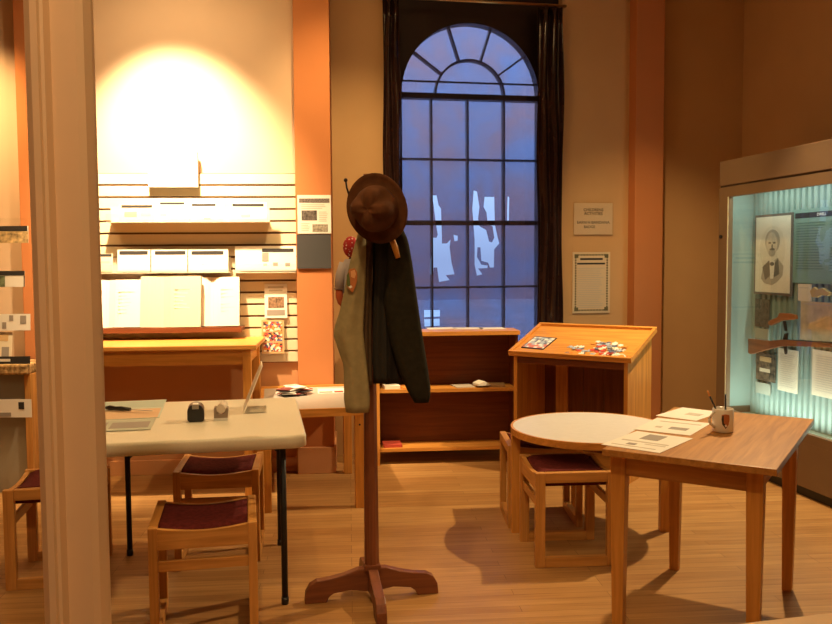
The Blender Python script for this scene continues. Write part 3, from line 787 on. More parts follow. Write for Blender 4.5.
for lb, p, a in (('oak stool with maroon seat pushed under the white folding table', W(-.975, 4.11), .12-PSI),
                 ('oak stool with maroon seat at far left, partly behind the post', W(-1.655, 3.83), PI/2+.19-PSI),
                 ('oak stool with maroon seat at the near side of the round table', W(.728, 4.045), PI/2+.07-PSI),
                 ('oak stool with maroon seat behind the near stool, left of the round table', W(.682, 4.61), .02-PSI)):
    s = copy_tree(st); s.location = p; s.rotation_euler = (0,0,a); s['label'] = lb

# ------------------------------------------------------------------ round table
rc = W(.91, 4.36); rz_ = .56; rr = .415
rt = thing('round_table', 'low round table with a white top and oak edge', 'table', rc, -PSI)
bm = BM(); lathe(bm, [(0.0001, rz_-.03), (rr-.012, rz_-.03), (rr-.012, rz_), (.0001, rz_)], 64); 
for f in bm.faces: f.smooth = False
obj('tabletop', bm, LAMW, rt)
bm = BM(); lathe(bm, [(rr-.012, rz_-.034), (rr, rz_-.034), (rr, rz_+.0005), (rr-.012, rz_+.0005), (rr-.012, rz_-.034)], 64)
for f in bm.faces: f.smooth = False
obj('edge_band', bm, honey('x'), rt)
for a in (0, PI/2, PI, -PI/2+.15):
    r = .392; x, y = r*math.cos(a), r*math.sin(a)
    obj('leg', B(x-.023, x+.023, y-.023, y+.023, 0, rz_-.034, .003), honey('z'), rt)

# ------------------------------------------------------------------ oak work table at right
pA, pB, pC, pD = (at_z(*p, .74) for p in ((604,448), (775.5,470.5), (814,419.5), (675,406.5)))
wc = (pA+pB+pC+pD)/4; wa = math.atan2((pC-pB).y+(pD-pA).y, (pC-pB).x+(pD-pA).x) - PI/2
ww = ((pB-pA).length+(pC-pD).length)/2; wd = ((pD-pA).length+(pC-pB).length)/2
wt = thing('work_table', 'rectangular oak table with a mug and papers at right', 'table', (wc.x, wc.y, 0), wa)
obj('tabletop', B(-ww/2, ww/2, -wd/2, wd/2, .715, .74, .003), wood('table_oak', (.34,.145,.032), (.50,.235,.06), 'y'), wt)
ix, iy = .055, .075
for y in (-wd/2+iy+.012, wd/2-iy-.032): obj('apron', B(-ww/2+.06, ww/2-ix-.05, y, y+.02, .63, .715), oak('x'), wt)
for x in (-ww/2+.024, ww/2-ix-.032): obj('apron', B(x, x+.02, -wd/2+iy+.05, wd/2-iy-.05, .63, .715), oak('y'), wt)
for sx in (-1, 1):
    for sy in (-1, 1):
        bm = BM()
        cx_, cy_ = (ww/2-ix-.025 if sx > 0 else -ww/2+.036), sy*(wd/2-iy-.025)
        for (za, zb3, ha, hb_) in ((0, .715, .019, .027),):
            rings = []
            for z, hh in ((0,.018),(.01,.020),(.6,.028),(.715,.028)):
                ox, oy = cx_, cy_
                rings.append([bm.verts.new((ox+a*hh, oy+b*hh, z)) for a, b in ((-1,-1),(1,-1),(1,1),(-1,1))])
            loft_faces(bm, rings, True, False)
        obj('leg', bm, honey('z'), wt, bev=.003)
def quad_sheet(corners, z, label, prints=(), group=None, m=PAPER, th=.0012):
    q = [at_z(*c, z) for c in corners]; c = sum(q, Vector())/4
    ex = (q[1]-q[0]+q[2]-q[3]); a = math.atan2(ex.y, ex.x)
    w = ((q[1]-q[0]).length+(q[2]-q[3]).length)/2; d = ((q[3]-q[0]).length+(q[2]-q[1]).length)/2
    return flat_sheet(0, 0, z, w, d, a, label, m=m, prints=prints, group=group, th=th, loc=c)
g = 'printed sheets on the oak work table'
s_ = 5.547
def zz(x, y): return (595+x/s_, 395+y/s_)
o = quad_sheet([zz(62,280), zz(390,328), zz(515,240), zz(205,198)], .74, 'nearest printed sheet on the oak table, with a dark picture block', [(.30,.1,.62,.42,INKG,'picture'), (.1,.55,.9,.6,INKL,'text_line'), (.3,.7,.45,.8,INKG,'sketch'), (.1,.85,.85,.88,INKL,'text_line'), (.55,.65,.9,.68,INKL,'text_line')], g)
o = quad_sheet([zz(225,193), zz(540,228), zz(632,158), zz(335,127)], .74, 'middle printed sheet on the oak table, with a grey sketch', [(.50,.55,.82,.72,INKG,'sketch'), (.15,.2,.9,.24,INKL,'text_line'), (.25,.6,.36,.7,INKL,'sketch')], g)
o = quad_sheet([zz(360,118), zz(612,150), zz(655,92), zz(462,68)], .74, 'farthest printed sheet on the oak table beside the mug', [(.45,.4,.8,.6,INKL,'sketch')], g)
# mug
mp_ = at_z(725.5, 433, .74); mp_ = mp_ + DEPTH*.03
mg = thing('mug', 'white mug with arrowhead emblem holding pencils', 'mug', (mp_.x, mp_.y, .7405), -PSI)
bm = BM(); lathe(bm, [(.0005,.0),(.038,.0),(.041,.004),(.041,.092),(.0385,.094),(.0365,.092),(.0365,.008),(.0005,.008)], 40)
obj('cup', bm, mat('white_ceramic', (.78,.72,.66), .25, .5), mg)
hp = [(-.039-.024*math.sin(PI*i/10), -.012-.01*math.sin(PI*i/10), .080-.060*i/10) for i in range(11)]
obj('handle', tube(BM(), hp, .0055, 10), MATS['white_ceramic'], mg)
def on_cup(u, v, r=.0416): a = -PI/2 + u/.041; return (r*math.cos(a), r*math.sin(a), v)
def emblem(bm, pts, r):
    r += .0012
    cu_, cv_ = sum(u for u, v in pts)/len(pts), sum(v for u, v in pts)/len(pts)
    c = bm.verts.new(on_cup(cu_-.004, cv_, r)); mid = [bm.verts.new(on_cup((u+cu_)/2-.004, (v+cv_)/2, r)) for u, v in pts]
    vs = [bm.verts.new(on_cup(u-.004, v, r)) for u, v in pts]; n = len(pts)
    fs = []
    for i in range(n):
        j = (i+1) % n; fs.append(bm.faces.new((c, mid[i], mid[j]))); fs.append(bm.faces.new((mid[i], vs[i], vs[j], mid[j])))
    bmesh.ops.recalc_face_normals(bm, faces=fs)
arrow = [(0,.018),(-.012,.035),(-.016,.055),(-.015,.074),(0,.077),(.014,.074),(.015,.055),(.011,.035)]
bm = BM(); emblem(bm, arrow, .0416); obj('emblem', bm, mat('emblem_brown', (.42,.14,.05), .5), mg)
bm = BM(); emblem(bm, [(-.013,.036),(-.015,.055),(-.013,.070),(-.008,.072),(-.009,.045),(-.002,.030),(.004,.024),(0,.019)], .0418); obj('emblem_tree', bm, INK, mg)
bm = BM(); emblem(bm, [(-.004,.032),(.001,.036),(.005,.030),(0,.024)], .0419); obj('emblem_buffalo', bm, PAPER, mg)
def pencil(px, py, bx, by, m, tipm, label, nm='pencil'):
    top = on(px, py, mp_, DEPTH); dx = (bx, by, .0095)
    b = Vector((mp_.x+bx, mp_.y+by, .752))
    o = obj(nm, tube(BM(), [(0,0,0), (top-b)*.86], .0036, 6), m, loc=b)
    obj('tip', tube(BM(), [(top-b)*.86, top-b], [.0037,.0030], 6), tipm, o)
    tag(o, label, 'pencil', 'pencils in the mug')
pencil(707.5, 391, .010, .006, BLACKP, ORANGEP, 'black pencil with an orange end leaning left in the mug')
pencil(725.5, 394, .006, -.010, BLACKP, BLACKP, 'plain black pencil standing nearly upright in the mug')

# ------------------------------------------------------------------ white folding table
tc_ = W(-.985, 3.745); ta = .185-PSI; tw, td, tz = .92, .965, .735
fo = thing('folding_table', 'white plastic folding table with black legs', 'table', tc_, ta)
bm = BM()
def rrect(w, d, r, n=6):
    pts = []
    for cx_, cy_, a0 in ((w/2-r, d/2-r, 0), (-w/2+r, d/2-r, PI/2), (-w/2+r, -d/2+r, PI), (w/2-r, -d/2+r, 1.5*PI)):
        for i in range(n+1):
            a = a0+PI/2*i/n; pts.append((cx_+r*math.cos(a), cy_+r*math.sin(a)))
    return pts
rings = []
for ins, z in ((.012, tz-.055), (.0, tz-.050), (.0, tz-.012), (.004, tz-.004), (.012, tz)):
    rings.append([bm.verts.new((x, y, z)) for x, y in rrect(tw-2*ins, td-2*ins, .055-ins)])
loft_faces(bm, rings, True, True)
for f in bm.faces:
    if len(f.verts) > 4: f.smooth = False
obj('tabletop', bm, CREAMPL, fo)
for sx in (-1, 1):
    for sy in (-1, 1):
        x = sx*(tw/2-.095); y = sy*(td/2-.11)
        l = obj('leg', tube(BM(), [(x, y, .015), (x, y, tz-.05)], .013, 12), BLACKM, fo)
        obj('foot_cap', tube(BM(), [(x, y, 0), (x, y, .03)], .0155, 12), BLACKP, l)
    x = sx*(tw/2-.095)
    obj('cross_bar', tube(BM(), [(x, -td/2+.11, tz-.075), (x, td/2-.11, tz-.075)], .011, 10), BLACKM, fo)
    obj('brace', tube(BM(), [(x, -td/2+.30, tz-.055), (x-sx*.0, -td/2+.11, tz-.26)], .006, 8), BLACKM, fo)
    obj('brace', tube(BM(), [(x-sx*.22, td/2-.16, tz-.052), (x, td/2-.11, tz-.26)], .006, 8), BLACKM, fo)
# things on it
def fz(x, y): return (95+x/5.368, 390+y/5.368)
g = 'sheets on the folding table'
def edge_sheet(far, near, w, z, label, prints, m):
    a, b = at_z(*far, z), at_z(*near, z); v = a-b; d = v.length; v.normalize(); u = Vector((-v.y, v.x, 0))
    return flat_sheet(0, 0, z, w, d, math.atan2(-u.y, -u.x), label, m=m, prints=prints, group=g, th=.0012, loc=(a+b)/2 + u*w/2)
edge_sheet(fz(385,52), fz(345,150), .30, tz, 'pale blue map sheet on the folding table under the knife', [(.02,.05,.98,.40,mat('print_mint', (.42,.52,.48), .7),'map_print'), (.0,.50,.97,.98,mat('print_peach', (.66,.46,.29), .7),'printed_band')], mat('mint_paper', (.52,.60,.54), .7))
edge_sheet(fz(326,155), fz(298,212), .30, tz+.002, 'grey green sheet with oval pictures on the folding table', [(.05,.2,.36,.8,INKG,'picture'), (.42,.25,.95,.8,INKG,'picture')], mat('sage_paper', (.45,.49,.42), .7))
ka = at_z(*fz(62,98), tz+.013); kb = at_z(*fz(310,112), tz+.013)
kv = kb-ka; kn = thing('letter_knife', 'black handled letter knife on the pale blue sheet', 'knife', (ka.x, ka.y, tz+.004), math.atan2(kv.y, kv.x))
L_ = kv.length
bm = BM(); tube(bm, [(0,0,.011),(.02,0,.013),(.05,0,.011),(.08,0,.012),(L_*.52,0,.010)], [.009,.0125,.010,.0115,.008], 10); obj('handle', bm, BLACKP, kn)
bm = BM(); prism(bm, [(L_*.5,-.006),(L_*.95,-.005),(L_,0),(L_*.95,.005),(L_*.5,.006)], .008, .010, 'xy'); obj('blade', bm, mat('steel', (.16,.13,.10), .4, metal=.5), kn)
# black tape dispenser seen end on
p = at_z(*fz(545,172), tz)
td_ = thing('tape_dispenser', 'black desk tape dispenser on the folding table', 'tape dispenser', (p.x-.008, p.y+.035, tz), .22-PSI)
bm = BM(); n = 20
prof = [(-.030,0),(.030,0),(.036,.012)] + [(.036*math.cos(PI*i/n), .044+.034*math.sin(PI*i/n)) for i in range(n+1)] + [(-.036,.012)]
prism(bm, prof, -.04, .055); obj('body', bm, BLACKP, td_, bev=.006)
obj('tape_strip', B(-.012, .012, -.043, -.005, .0765, .0795, .001), PAPER, td_)
obj('cutter', B(-.014, .014, -.044, -.040, .058, .078), mat('grey_metal', (.4,.38,.35), .35, metal=.8), td_)
p = at_z(*fz(678,165), tz)
gd = thing('tape_holder', 'small grey tape holder with a roll on the folding table', 'tape holder', (p.x-.005, p.y+.03, tz), .20-PSI)
gm = mat('grey_plastic', (.26,.20,.16), .5)
bm = BM(); prism(bm, [(-.030,0),(.028,0),(.034,.052),(.024,.058),(.014,.030),(-.014,.028),(-.020,.060),(-.030,.056)], -.03, .03); obj('body', bm, gm, gd, bev=.003)
bm = BM(); tube(bm, [(0,-.028,.052),(.012,.034,.060)], .020, 20); obj('tape_roll', bm, mat('tape_roll_white', (.66,.58,.50), .5), gd)
obj('base_edge', B(-.031, .029, -.034, -.030, 0, .012), LAMW, gd)
# clear slanted sign holder
pb = at_z(243, 414, tz); pt_d = pb.dot(DEPTH)
ptop = at_d(262.5, 366, pt_d+.02)
sh = thing('acrylic_sign_holder', 'clear slanted acrylic sign holder on the folding table', 'sign holder', (pb.x, pb.y, tz), .20-PSI)
loc = Vector(((262.5-243)/840*pt_d, 0, ptop.z-tz))
AC = glass_mat('holder_acrylic', (.92,.93,.90), 1.2, 0, (.9,.88,.82))
e1 = mat('acrylic_edge', (.95,.90,.80), .25, .5)
lx = math.hypot(loc.x, loc.y); ang = math.atan2(loc.z, loc.x)
bm = BM(); prism(bm, [(0,.002),(loc.x,loc.z),(loc.x+.004,loc.z),(.005,.002)], -.004, .20); obj('slanted_panel', bm, e1, sh)
bm = BM(); prism(bm, [(0,.002),(loc.x,loc.z),(loc.x+.005,loc.z),(.006,.002)], -.006, -.004); obj('panel_edge', bm, e1, sh)
obj('base_plate', B(0, .11, -.006, .20, 0, .003), CLEAR, sh)

# ------------------------------------------------------------------ coat stand
rk_c = W(-.196, 3.51); ra = .19-PSI
cs = thing('coat_stand', 'dark wooden coat stand with cross feet', 'coat stand', rk_c, ra)
prof = [(.02,.035),(.0,.135),(.06,.132),(.12,.112),(.18,.100),(.235,.094),(.265,.078),(.283,.045),(.287,0),(.195,0),(.185,.022),(.165,.036),(.09,.045),(.03,.035)]
for k in range(4):
    bm = BM(); prism(bm, [(a, b) for a, b in prof[1:]] + [(.0,.035)], -.021, .021)
    bmesh.ops.transform(bm, matrix=Matrix.Rotation(k*PI/2, 4, 'Z'), verts=bm.verts)
    obj('foot', bm, walnut('x' if k % 2 == 0 else 'y'), cs, bev=.004)
obj('collar', B(-.035, .035, -.035, .035, .125, .150, .004), walnut('x'), cs)
ptz = at_d(380, 174.5, 3.53).z
bm = BM(); rings = []
for z, h_ in ((.14,.030),(.30,.029),(1.3,.024),(ptz-.02,.022),(ptz,.018)):
    c_ = h_*.45
    rings.append([bm.verts.new((x, y, z)) for x, y in ((-h_,-c_),(-c_,-h_),(c_,-h_),(h_,-c_),(h_,c_),(c_,h_),(-c_,h_),(-h_,c_))])
loft_faces(bm, rings, True, False); obj('pole', bm, walnut('z'), cs)
hm = mat('dark_iron', (.03,.022,.018), .4, .5, metal=.6)
hz = at_d(352, 196, 3.55).z
for k, (a, zo) in enumerate(((PI-.15, 0), (0.1, -.03), (-PI/2+.05, -.14), (PI/2, -.06))):
    pts = [(.022,0,-.03),(.06,0,-.035),(.10,0,-.01),(.118,0,.03),(.124,0,.062)]
    sc = .74 if k == 0 else .7
    pts = [(x*sc*math.cos(a), x*sc*math.sin(a), hz+z+zo) for x, y, z in pts]
    hk = obj('hook', tube(BM(), pts, [.006,.0055,.005,.004,.004], 8), hm, cs)
    bm = BM(); bmesh.ops.create_uvsphere(bm, u_segments=10, v_segments=8, radius=.0085); bmesh.ops.translate(bm, verts=bm.verts, vec=pts[-1]); obj('hook_knob', bm, hm, hk)

# hat: brim disc facing the viewer, crown with pinched dents
hp_ = at_d(377, 208.5, 3.29)
hat = thing('felt_hat', 'brown wide-brimmed felt hat hanging on the coat stand', 'hat', hp_, 0)
hatm = mat('brown_felt', (.10,.040,.019), .95, .1, .25, 20, bump=.15)
Rb = .133
bm = BM()
def crown_fn(x, y, z, a, i):
    k = max(0, (z-.02)/.09)
    pin = 1 - .50*min(1, k)**1.3*(.5+.5*math.cos(4*(a-.35)))**1.6
    return x*pin, y*pin, z
lathe(bm, [(.090,.004),(.090,.02),(.089,.04),(.087,.06),(.082,.08),(.073,.097),(.060,.110),(.042,.117),(.024,.116),(.010,.112),(.001,.111)], 56, crown_fn)
ho = obj('crown', bm, hatm, hat, sub=1)
bm = BM()
lathe(bm, [(.084,.006),(.089,.001),(.10,-.003),(.12,-.003),(Rb,.001),(Rb+.001,-.002),(.12,-.007),(.10,-.007),(.084,-.001)], 48, lambda x, y, z, a, i: (x*.92, y*1.04, z+.006*math.cos(2*a)))
obj('brim', bm, hatm, hat)
bm = BM(); lathe(bm, [(.0885,.006),(.0895,.008),(.0885,.026),(.0865,.028)], 40); obj('hat_band', bm, mat('hat_band_leather', (.035,.012,.008), .5), hat)
# hat axis points towards the viewer, tipped down and to the left
ax = (-DEPTH + Vector((-.30, 0, -.10))).normalized()
q_ = Vector((0,0,1)).rotation_difference(ax)
hat.rotation_mode = 'QUATERNION'; hat.rotation_quaternion = q_

# garments, lofted from hanging outlines
def garment(rows, d, dep, folds, ph, amp, bm=None, seg=40):
    bm = bm or BM(); rings = []
    rr_ = []
    N = 26; ys = [r[0] for r in rows]
    for j in range(N+1):
        y = ys[0] + (ys[-1]-ys[0])*j/N
        k = max(i for i in range(len(rows)-1) if rows[i][0] <= y+1e-6)
        u = (y-rows[k][0])/(rows[k+1][0]-rows[k][0])
        l = rows[k][1]+(rows[k+1][1]-rows[k][1])*u; r = rows[k][2]+(rows[k+1][2]-rows[k][2])*u
        rr_.append((y, l, r, rows[k][3]+(rows[k+1][3]-rows[k][3])*u if len(rows[k]) > 3 else 1))
    xs_ = rot_cam(Vector((1,0,0)))
    for j, (y, l, r, ds) in enumerate(rr_):
        L3, R3 = at_d(l, y, d), at_d(r, y, d); c = (L3+R3)/2; hw = (R3-L3).length/2
        ring = []
        for k in range(seg):
            a = 2*PI*k/seg
            rip = 1 + amp*math.sin(folds*a + ph + j*.07)*min(1, j/5+.2)
            ring.append(bm.verts.new(c + xs_*(hw*math.cos(a)*(1+.15*(rip-1))) + DEPTH*(dep*ds*math.sin(a)*rip)))
        rings.append(ring)
    loft_faces(bm, rings, True, True); return bm
def origin_to(bm, p):
    bmesh.ops.translate(bm, verts=bm.verts, vec=-p)
    return bm
OLV = mat('olive_jacket_wool', (.020,.017,.011), .95, .15, .2, 40, bump=.1)
BLK = mat('black_lining', (.012,.009,.008), .7, .2)
SHT = mat('olive_tan_shirt', (.32,.27,.15), .9, .15, .12, 30, bump=.08)
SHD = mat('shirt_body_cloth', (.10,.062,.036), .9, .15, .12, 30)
jp = at_d(392, 240, 3.40)
jk = thing('jacket', 'dark olive wool jacket hanging right on the coat stand', 'jacket', jp)
obj('body', origin_to(garment([(236,373,404,.7),(262,373,410,1),(300,372,412,1),(340,372,414,1),(383,373,410,1)], 3.425, .032, 7, 0, .25), jp), BLK, jk)
obj('sleeve', origin_to(garment([(231,393,404,.5),(240,389,408,.8),(262,386,412,1),(300,383,417,1),(340,389,423,1),(370,398,428,1),(392,408,431,.9),(402,414,429,.7)], 3.375, .045, 3, 1, .12), jp), OLV, jk)
obj('front_panel', origin_to(garment([(238,376,388,.6),(300,374,386,.8),(360,372,388,.9),(382,374,388,.9)], 3.39, .02, 4, 2, .3), jp), mat('black_wool', (.016,.013,.011), .9), jk)
sp_ = at_d(360, 240, 3.40)
sh_ = thing('shirt', 'olive tan uniform shirt with arrowhead patch on the coat stand', 'shirt', sp_)
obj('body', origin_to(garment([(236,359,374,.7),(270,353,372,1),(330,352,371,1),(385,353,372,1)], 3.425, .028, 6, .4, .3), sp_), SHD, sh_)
obj('sleeve', origin_to(garment([(233,358,366,.5),(242,355.5,366,.8),(264,349.5,366,1),(288,345,365,1),(311,340,364,1),(333,333,363,1),(350,338.5,365,1),(366,344,367,.9),(400,344,370,.85),(412,346,369,.8)], 3.372, .034, 4, .9, .16), sp_), SHT, sh_)
# arrowhead patch, lying on the sleeve's front
def patch(pts, m, name, off):
    q = [at_d(325+x/6.93, 225+y/6.93, 3.372-.047-off) - sp_ for x, y in pts]
    bm = BM()
    a = [bm.verts.new(p) for p in q]; b = [bm.verts.new(p + DEPTH*.010) for p in q]; n = len(q)
    fs = [bm.faces.new(a), bm.faces.new(b[::-1])] + [bm.faces.new((a[i], b[i], b[(i+1) % n], a[(i+1) % n])) for i in range(n)]
    bmesh.ops.recalc_face_normals(bm, faces=fs)
    return obj(name, bm, m, sh_)
patch([(170,305),(205,300),(222,325),(222,380),(210,430),(190,468),(165,445),(148,415),(150,350)], mat('patch_brown', (.48,.17,.06), .8), 'arrowhead_patch', 0)
patch([(150,350),(165,325),(172,370),(176,420),(165,435),(150,415)], mat('patch_green', (.12,.15,.05), .8), 'patch_tree', .001)
patch([(178,320),(205,310),(215,340),(205,370),(180,360)], mat('patch_tan', (.72,.38,.18), .8), 'patch_mountain', .001)
patch([(162,428),(180,418),(190,430),(175,440)], PAPER, 'patch_buffalo', .0015)
# wooden hanger end showing beside the jacket
hg = thing('coat_hanger', 'yellow wooden hanger end showing above the jacket', 'hanger', at_d(395, 248, 3.322))
ha, hb2 = at_d(391.5, 238, 3.322)-hg.location, at_d(398, 258, 3.322)-hg.location
obj('hanger_arm', tube(BM(), [ha, (ha+hb2)/2+Vector((.001,0,.002)), hb2], [.012,.0125,.010], 10), honey('z'), hg)
hk0 = ha
obj('hanger_hook', tube(BM(), [ha, ha+Vector((-.02,.01,.03)), ha+Vector((-.05,.06,.05)), ha+Vector((-.06,.11,.04))], .0025, 6), hm, hg)
# cloth doll behind the shirt
dl_p = at_d(352, 250, 3.56)
dl = thing('cloth_doll', 'cloth doll in a red dotted bandana behind the shirt', 'doll', dl_p)
bm = BM(); bmesh.ops.create_uvsphere(bm, u_segments=20, v_segments=14, radius=1)
hc = at_d(351, 247, 3.56)-dl_p
bmesh.ops.transform(bm, matrix=Matrix.Translation(hc) @ Matrix.Diagonal((.034,.038,.045,1)), verts=bm.verts)
for f in bm.faces: f.smooth = True
ban = bpy.data.materials.new('red_dotted_cotton'); ban.use_nodes = True
nt = ban.node_tree; b_ = nt.nodes['Principled BSDF']; b_.inputs['Roughness'].default_value = .9
tcn = nt.nodes.new('ShaderNodeTexCoord'); vo = nt.nodes.new('ShaderNodeTexVoronoi'); vo.inputs['Scale'].default_value = 70; vo.inputs['Randomness'].default_value = .5
rp = nt.nodes.new('ShaderNodeValToRGB'); rp.color_ramp.interpolation = 'CONSTANT'
rp.color_ramp.elements[0].color = (.8,.6,.55,1); rp.color_ramp.elements[1].color = (.42,.025,.03,1); rp.color_ramp.elements[1].position = .30
nt.links.new(tcn.outputs['Object'], vo.inputs['Vector']); nt.links.new(vo.outputs['Distance'], rp.inputs['Fac']); nt.links.new(rp.outputs['Color'], b_.inputs['Base Color'])
hd = obj('head', bm, ban, dl); hd['label'] = 'head wrapped in a red bandana with white dots'
obj('neck', tube(BM(), [at_d(352.5,256,3.56)-dl_p, at_d(351,264,3.56)-dl_p], .014, 10), mat('doll_dark_skin', (.07,.03,.02), .8), dl)
gsh = mat('doll_grey_shirt', (.48,.43,.46), .9)
obj('torso', origin_to(garment([(259,345,360,.8),(266,341,362,1),(290,341,362,1),(312,342,362,1)], 3.56, .03, 3, 0, .05, seg=20), dl_p), gsh, dl)
obj('sleeve', tube(BM(), [at_d(344,263,3.55)-dl_p, at_d(340.5,275,3.545)-dl_p, at_d(339.5,290,3.54)-dl_p], [.020,.021,.020], 12), gsh, dl)
obj('hand', tube(BM(), [at_d(339.3,288,3.54)-dl_p, at_d(339.3,297,3.54)-dl_p, at_d(340.5,303,3.54)-dl_p, at_d(341.5,306,3.54)-dl_p], [.015,.015,.011,.003], 12), mat('doll_orange_cloth', (.48,.10,.035), .8), dl)
obj('legs', origin_to(garment([(311,342,362,1),(330,345,362,.9),(350,348,362,.8)], 3.56, .025, 2, 0, .1, seg=16), dl_p), mat('doll_trousers', (.05,.05,.08), .9), dl)

# ------------------------------------------------------------------ display case at right
dc = thing('display_case', 'tall lit glass display case on the right wall', 'display case', FC.p, A_C)
LC = 2.45; DC = .60; dB = .25                         # length, overall depth, depth of the back panel
zt0, zh, zg1, zg0 = FC.hit(722, 161.5)[1], FC.hit(722, 186)[1], FC.hit(727, 197)[1], FC.hit(728, 409.5)[1]
obj('header', B(0, LC, 0, DC, zh, zt0, .004), CASEP, dc)
obj('reveal', B(.004, LC, .006, DC, zh-.012, zh), mat('case_gap', (.05,.03,.02), .8), dc)
fwid = FC.hit(727.5, 300)[0]
fr_ = BM()
box(fr_, 0, LC, 0, .03, zg1, zh-.012); box(fr_, 0, LC, 0, .03, zg0-.06, zg0)
box(fr_, 0, fwid, 0, .03, zg0, zg1); box(fr_, LC-.09, LC, 0, .03, zg0, zg1)
obj('door_frame', fr_, CASEP, dc)
obj('lock', tube(BM(), [(fwid*.3,-.012,FC.hit(717,237)[1]),(fwid*.3,.004,FC.hit(717,237)[1])], .012, 14), BLACKM, dc)
obj('base_cabinet', B(0, LC, .0, DC, .06, zg0-.06, .003), CASEP, dc)
obj('toe_kick', B(.01, LC, .025, DC, 0, .06), BLACKM, dc)
obj('end_panel', B(0, .02, .03, DC, zg0-.06, zh-.012), CASEP, dc)
obj('end_panel', B(LC-.02, LC, .03, DC, zg0-.06, zh-.012), CASEP, dc)
obj('inner_end', B(.02, .03, .03, dB, zg0, zh-.012), TEAL, dc)
obj('case_floor', B(.02, LC-.02, .03, dB+.02, zg0-.07, zg0-.05), TEAL, dc)
obj('trim_strip', B(fwid-.014, fwid-.004, -.003, .0, zg0, zg1), mat('pale_strip', (.80,.86,.70), .4), dc)
bm = BM()
n = int(LC/.058)
rings = []
pts = []
for i in range(n):
    x = .03 + i*.058
    pts += [(x, dB), (x+.030, dB), (x+.038, dB+.018), (x+.050, dB+.018)]
pts = [p for p in pts if p[0] < LC-.03]
prism(bm, pts + [(pts[-1][0], dB+.04), (.03, dB+.04)], zg0-.05, zh-.012, 'xy')
obj('ribbed_back', bm, TEAL, dc)
obj('glass_pane', B(fwid-.005, LC-.085, .012, .016, zg0-.005, zg1+.005), CASEG, dc)
FCB = Frame(FC.at(0, dB, 0), A_C)
def inside(rect, name, label, cat, m, prints=(), d=.012, th=.006, group=None):
    return card(FCB, d, rect, name, label, cat, group, prints, m, th)
SEP = mat('portrait_paper', (.74,.68,.55), .7)
o, w, h = inside((754.5, 214, 792, 295), 'portrait_picture', 'grey portrait of a bearded man in a dark frame in the display case', 'picture', mat('frame_grey', (.16,.13,.11), .6), (), .02, .012)
obj('portrait_print', B(-w*.46, w*.46, -.002, 0, h*.03, h*.97), SEP, o)
def ell(bm, cx_, cy_, rx, ry, y, n=28):
    vs = [bm.verts.new((cx_+rx*math.cos(2*PI*k/n), y, cy_+ry*math.sin(2*PI*k/n))) for k in range(n)]
    bm.faces.new(vs)
def pl(name, m, fn):
    bm = BM(); fn(bm); obj(name, bm, m, o)
P1 = mat('sketch_mid', (.40,.35,.27), .8); P2 = mat('sketch_dark', (.17,.145,.11), .8); P3 = mat('sketch_skin', (.56,.48,.36), .8); P4 = mat('sketch_pale', (.67,.61,.48), .8)
pl('sketch_background', P4, lambda b: ell(b, 0, h*.56, w*.34, h*.30, -.0024))
def coat(b):
    vs = [b.verts.new((w*a, -.0027, h*c)) for a, c in ((-.30,.20),(-.20,.14),(.0,.12),(.14,.16),(.28,.24),(.30,.36),(.14,.46),(.04,.42),(-.08,.42),(-.24,.36))]; b.faces.new(vs)
pl('sketch_coat', P1, coat)
def lap(b):
    for s in (((-.26,.34),(-.08,.43),(-.05,.24),(-.18,.18)), ((.16,.46),(.08,.40),(.05,.22),(.20,.26))):
        b.faces.new([b.verts.new((w*a, -.0029, h*c)) for a, c in s])
pl('sketch_lapels', P2, lap)
pl('sketch_shirt', SEP, lambda b: b.faces.new([b.verts.new((w*a, -.0030, h*c)) for a, c in ((-.06,.42),(.07,.42),(.04,.2),(-.04,.2))]))
pl('sketch_hair', P1, lambda b: ell(b, 0, h*.665, w*.20, h*.145, -.0030))
pl('sketch_face', P3, lambda b: ell(b, -w*.015, h*.625, w*.145, h*.15, -.0033))
def feat(b):
    ell(b, -w*.07, h*.645, w*.04, h*.012, -.0036); ell(b, w*.05, h*.645, w*.04, h*.012, -.0036)
    ell(b, 0, h*.565, w*.07, h*.014, -.0036); ell(b, -w*.005, h*.60, w*.018, h*.03, -.0035)
    ell(b, 0, h*.385, w*.06, h*.025, -.0036)
pl('sketch_features', P2, feat)
pl('sketch_beard', P1, lambda b: ell(b, -w*.005, h*.525, w*.09, h*.05, -.0034))
o, w, h = inside((791.5, 207.5, 850, 284), 'text_panel', 'green text panel with a dark heading bar in the display case', 'panel', TEALP, [(.06,.05,.98,.12,INK,'heading_bar')])
text_mesh('DWELL', h*.055, PAPER, o, 'lettering', (w*.03, -.0016, h*.912))
lines(o, w, h, .09, .60, .17, .82, 18, mat('teal_text', (.13,.22,.21), .7), .3); lines(o, w, h, .68, .96, .17, .85, 18, MATS['teal_text'], .3)
inside((798, 284, 811, 301), 'caption_card', 'small tan card below the green text panel in the display case', 'card', PAPERB, [(.1,.2,.8,.24,INKL,'text_line')])
inside((800.5, 302.5, 850, 343), 'map_document', 'yellowed map document above the rifle barrel in the display case', 'document', mat('map_paper', (.58,.50,.34), .8, noise=.25, scale=14), [(.05,.06,.9,.08,INKL,'text_line')])
inside((755, 299, 769, 327), 'old_photograph', 'dark old photograph above the rifle stock in the display case', 'photograph', mat('dark_photo', (.09,.085,.07), .6, noise=.6, scale=30))
inside((754.5, 328.5, 768, 339), 'caption_card', 'pale caption card below the upper dark photograph in the display case', 'card', mat('pale_caption', (.40,.44,.38), .7))
inside((756, 353.5, 775, 381), 'old_photograph', 'old group photograph below the rifle stock in the display case', 'photograph', mat('dark_photo2', (.12,.09,.06), .6, noise=.9, scale=28), [(.2,.55,.75,.68,PAPERB,'figures'), (.2,.12,.8,.3,TAN,'figures')])
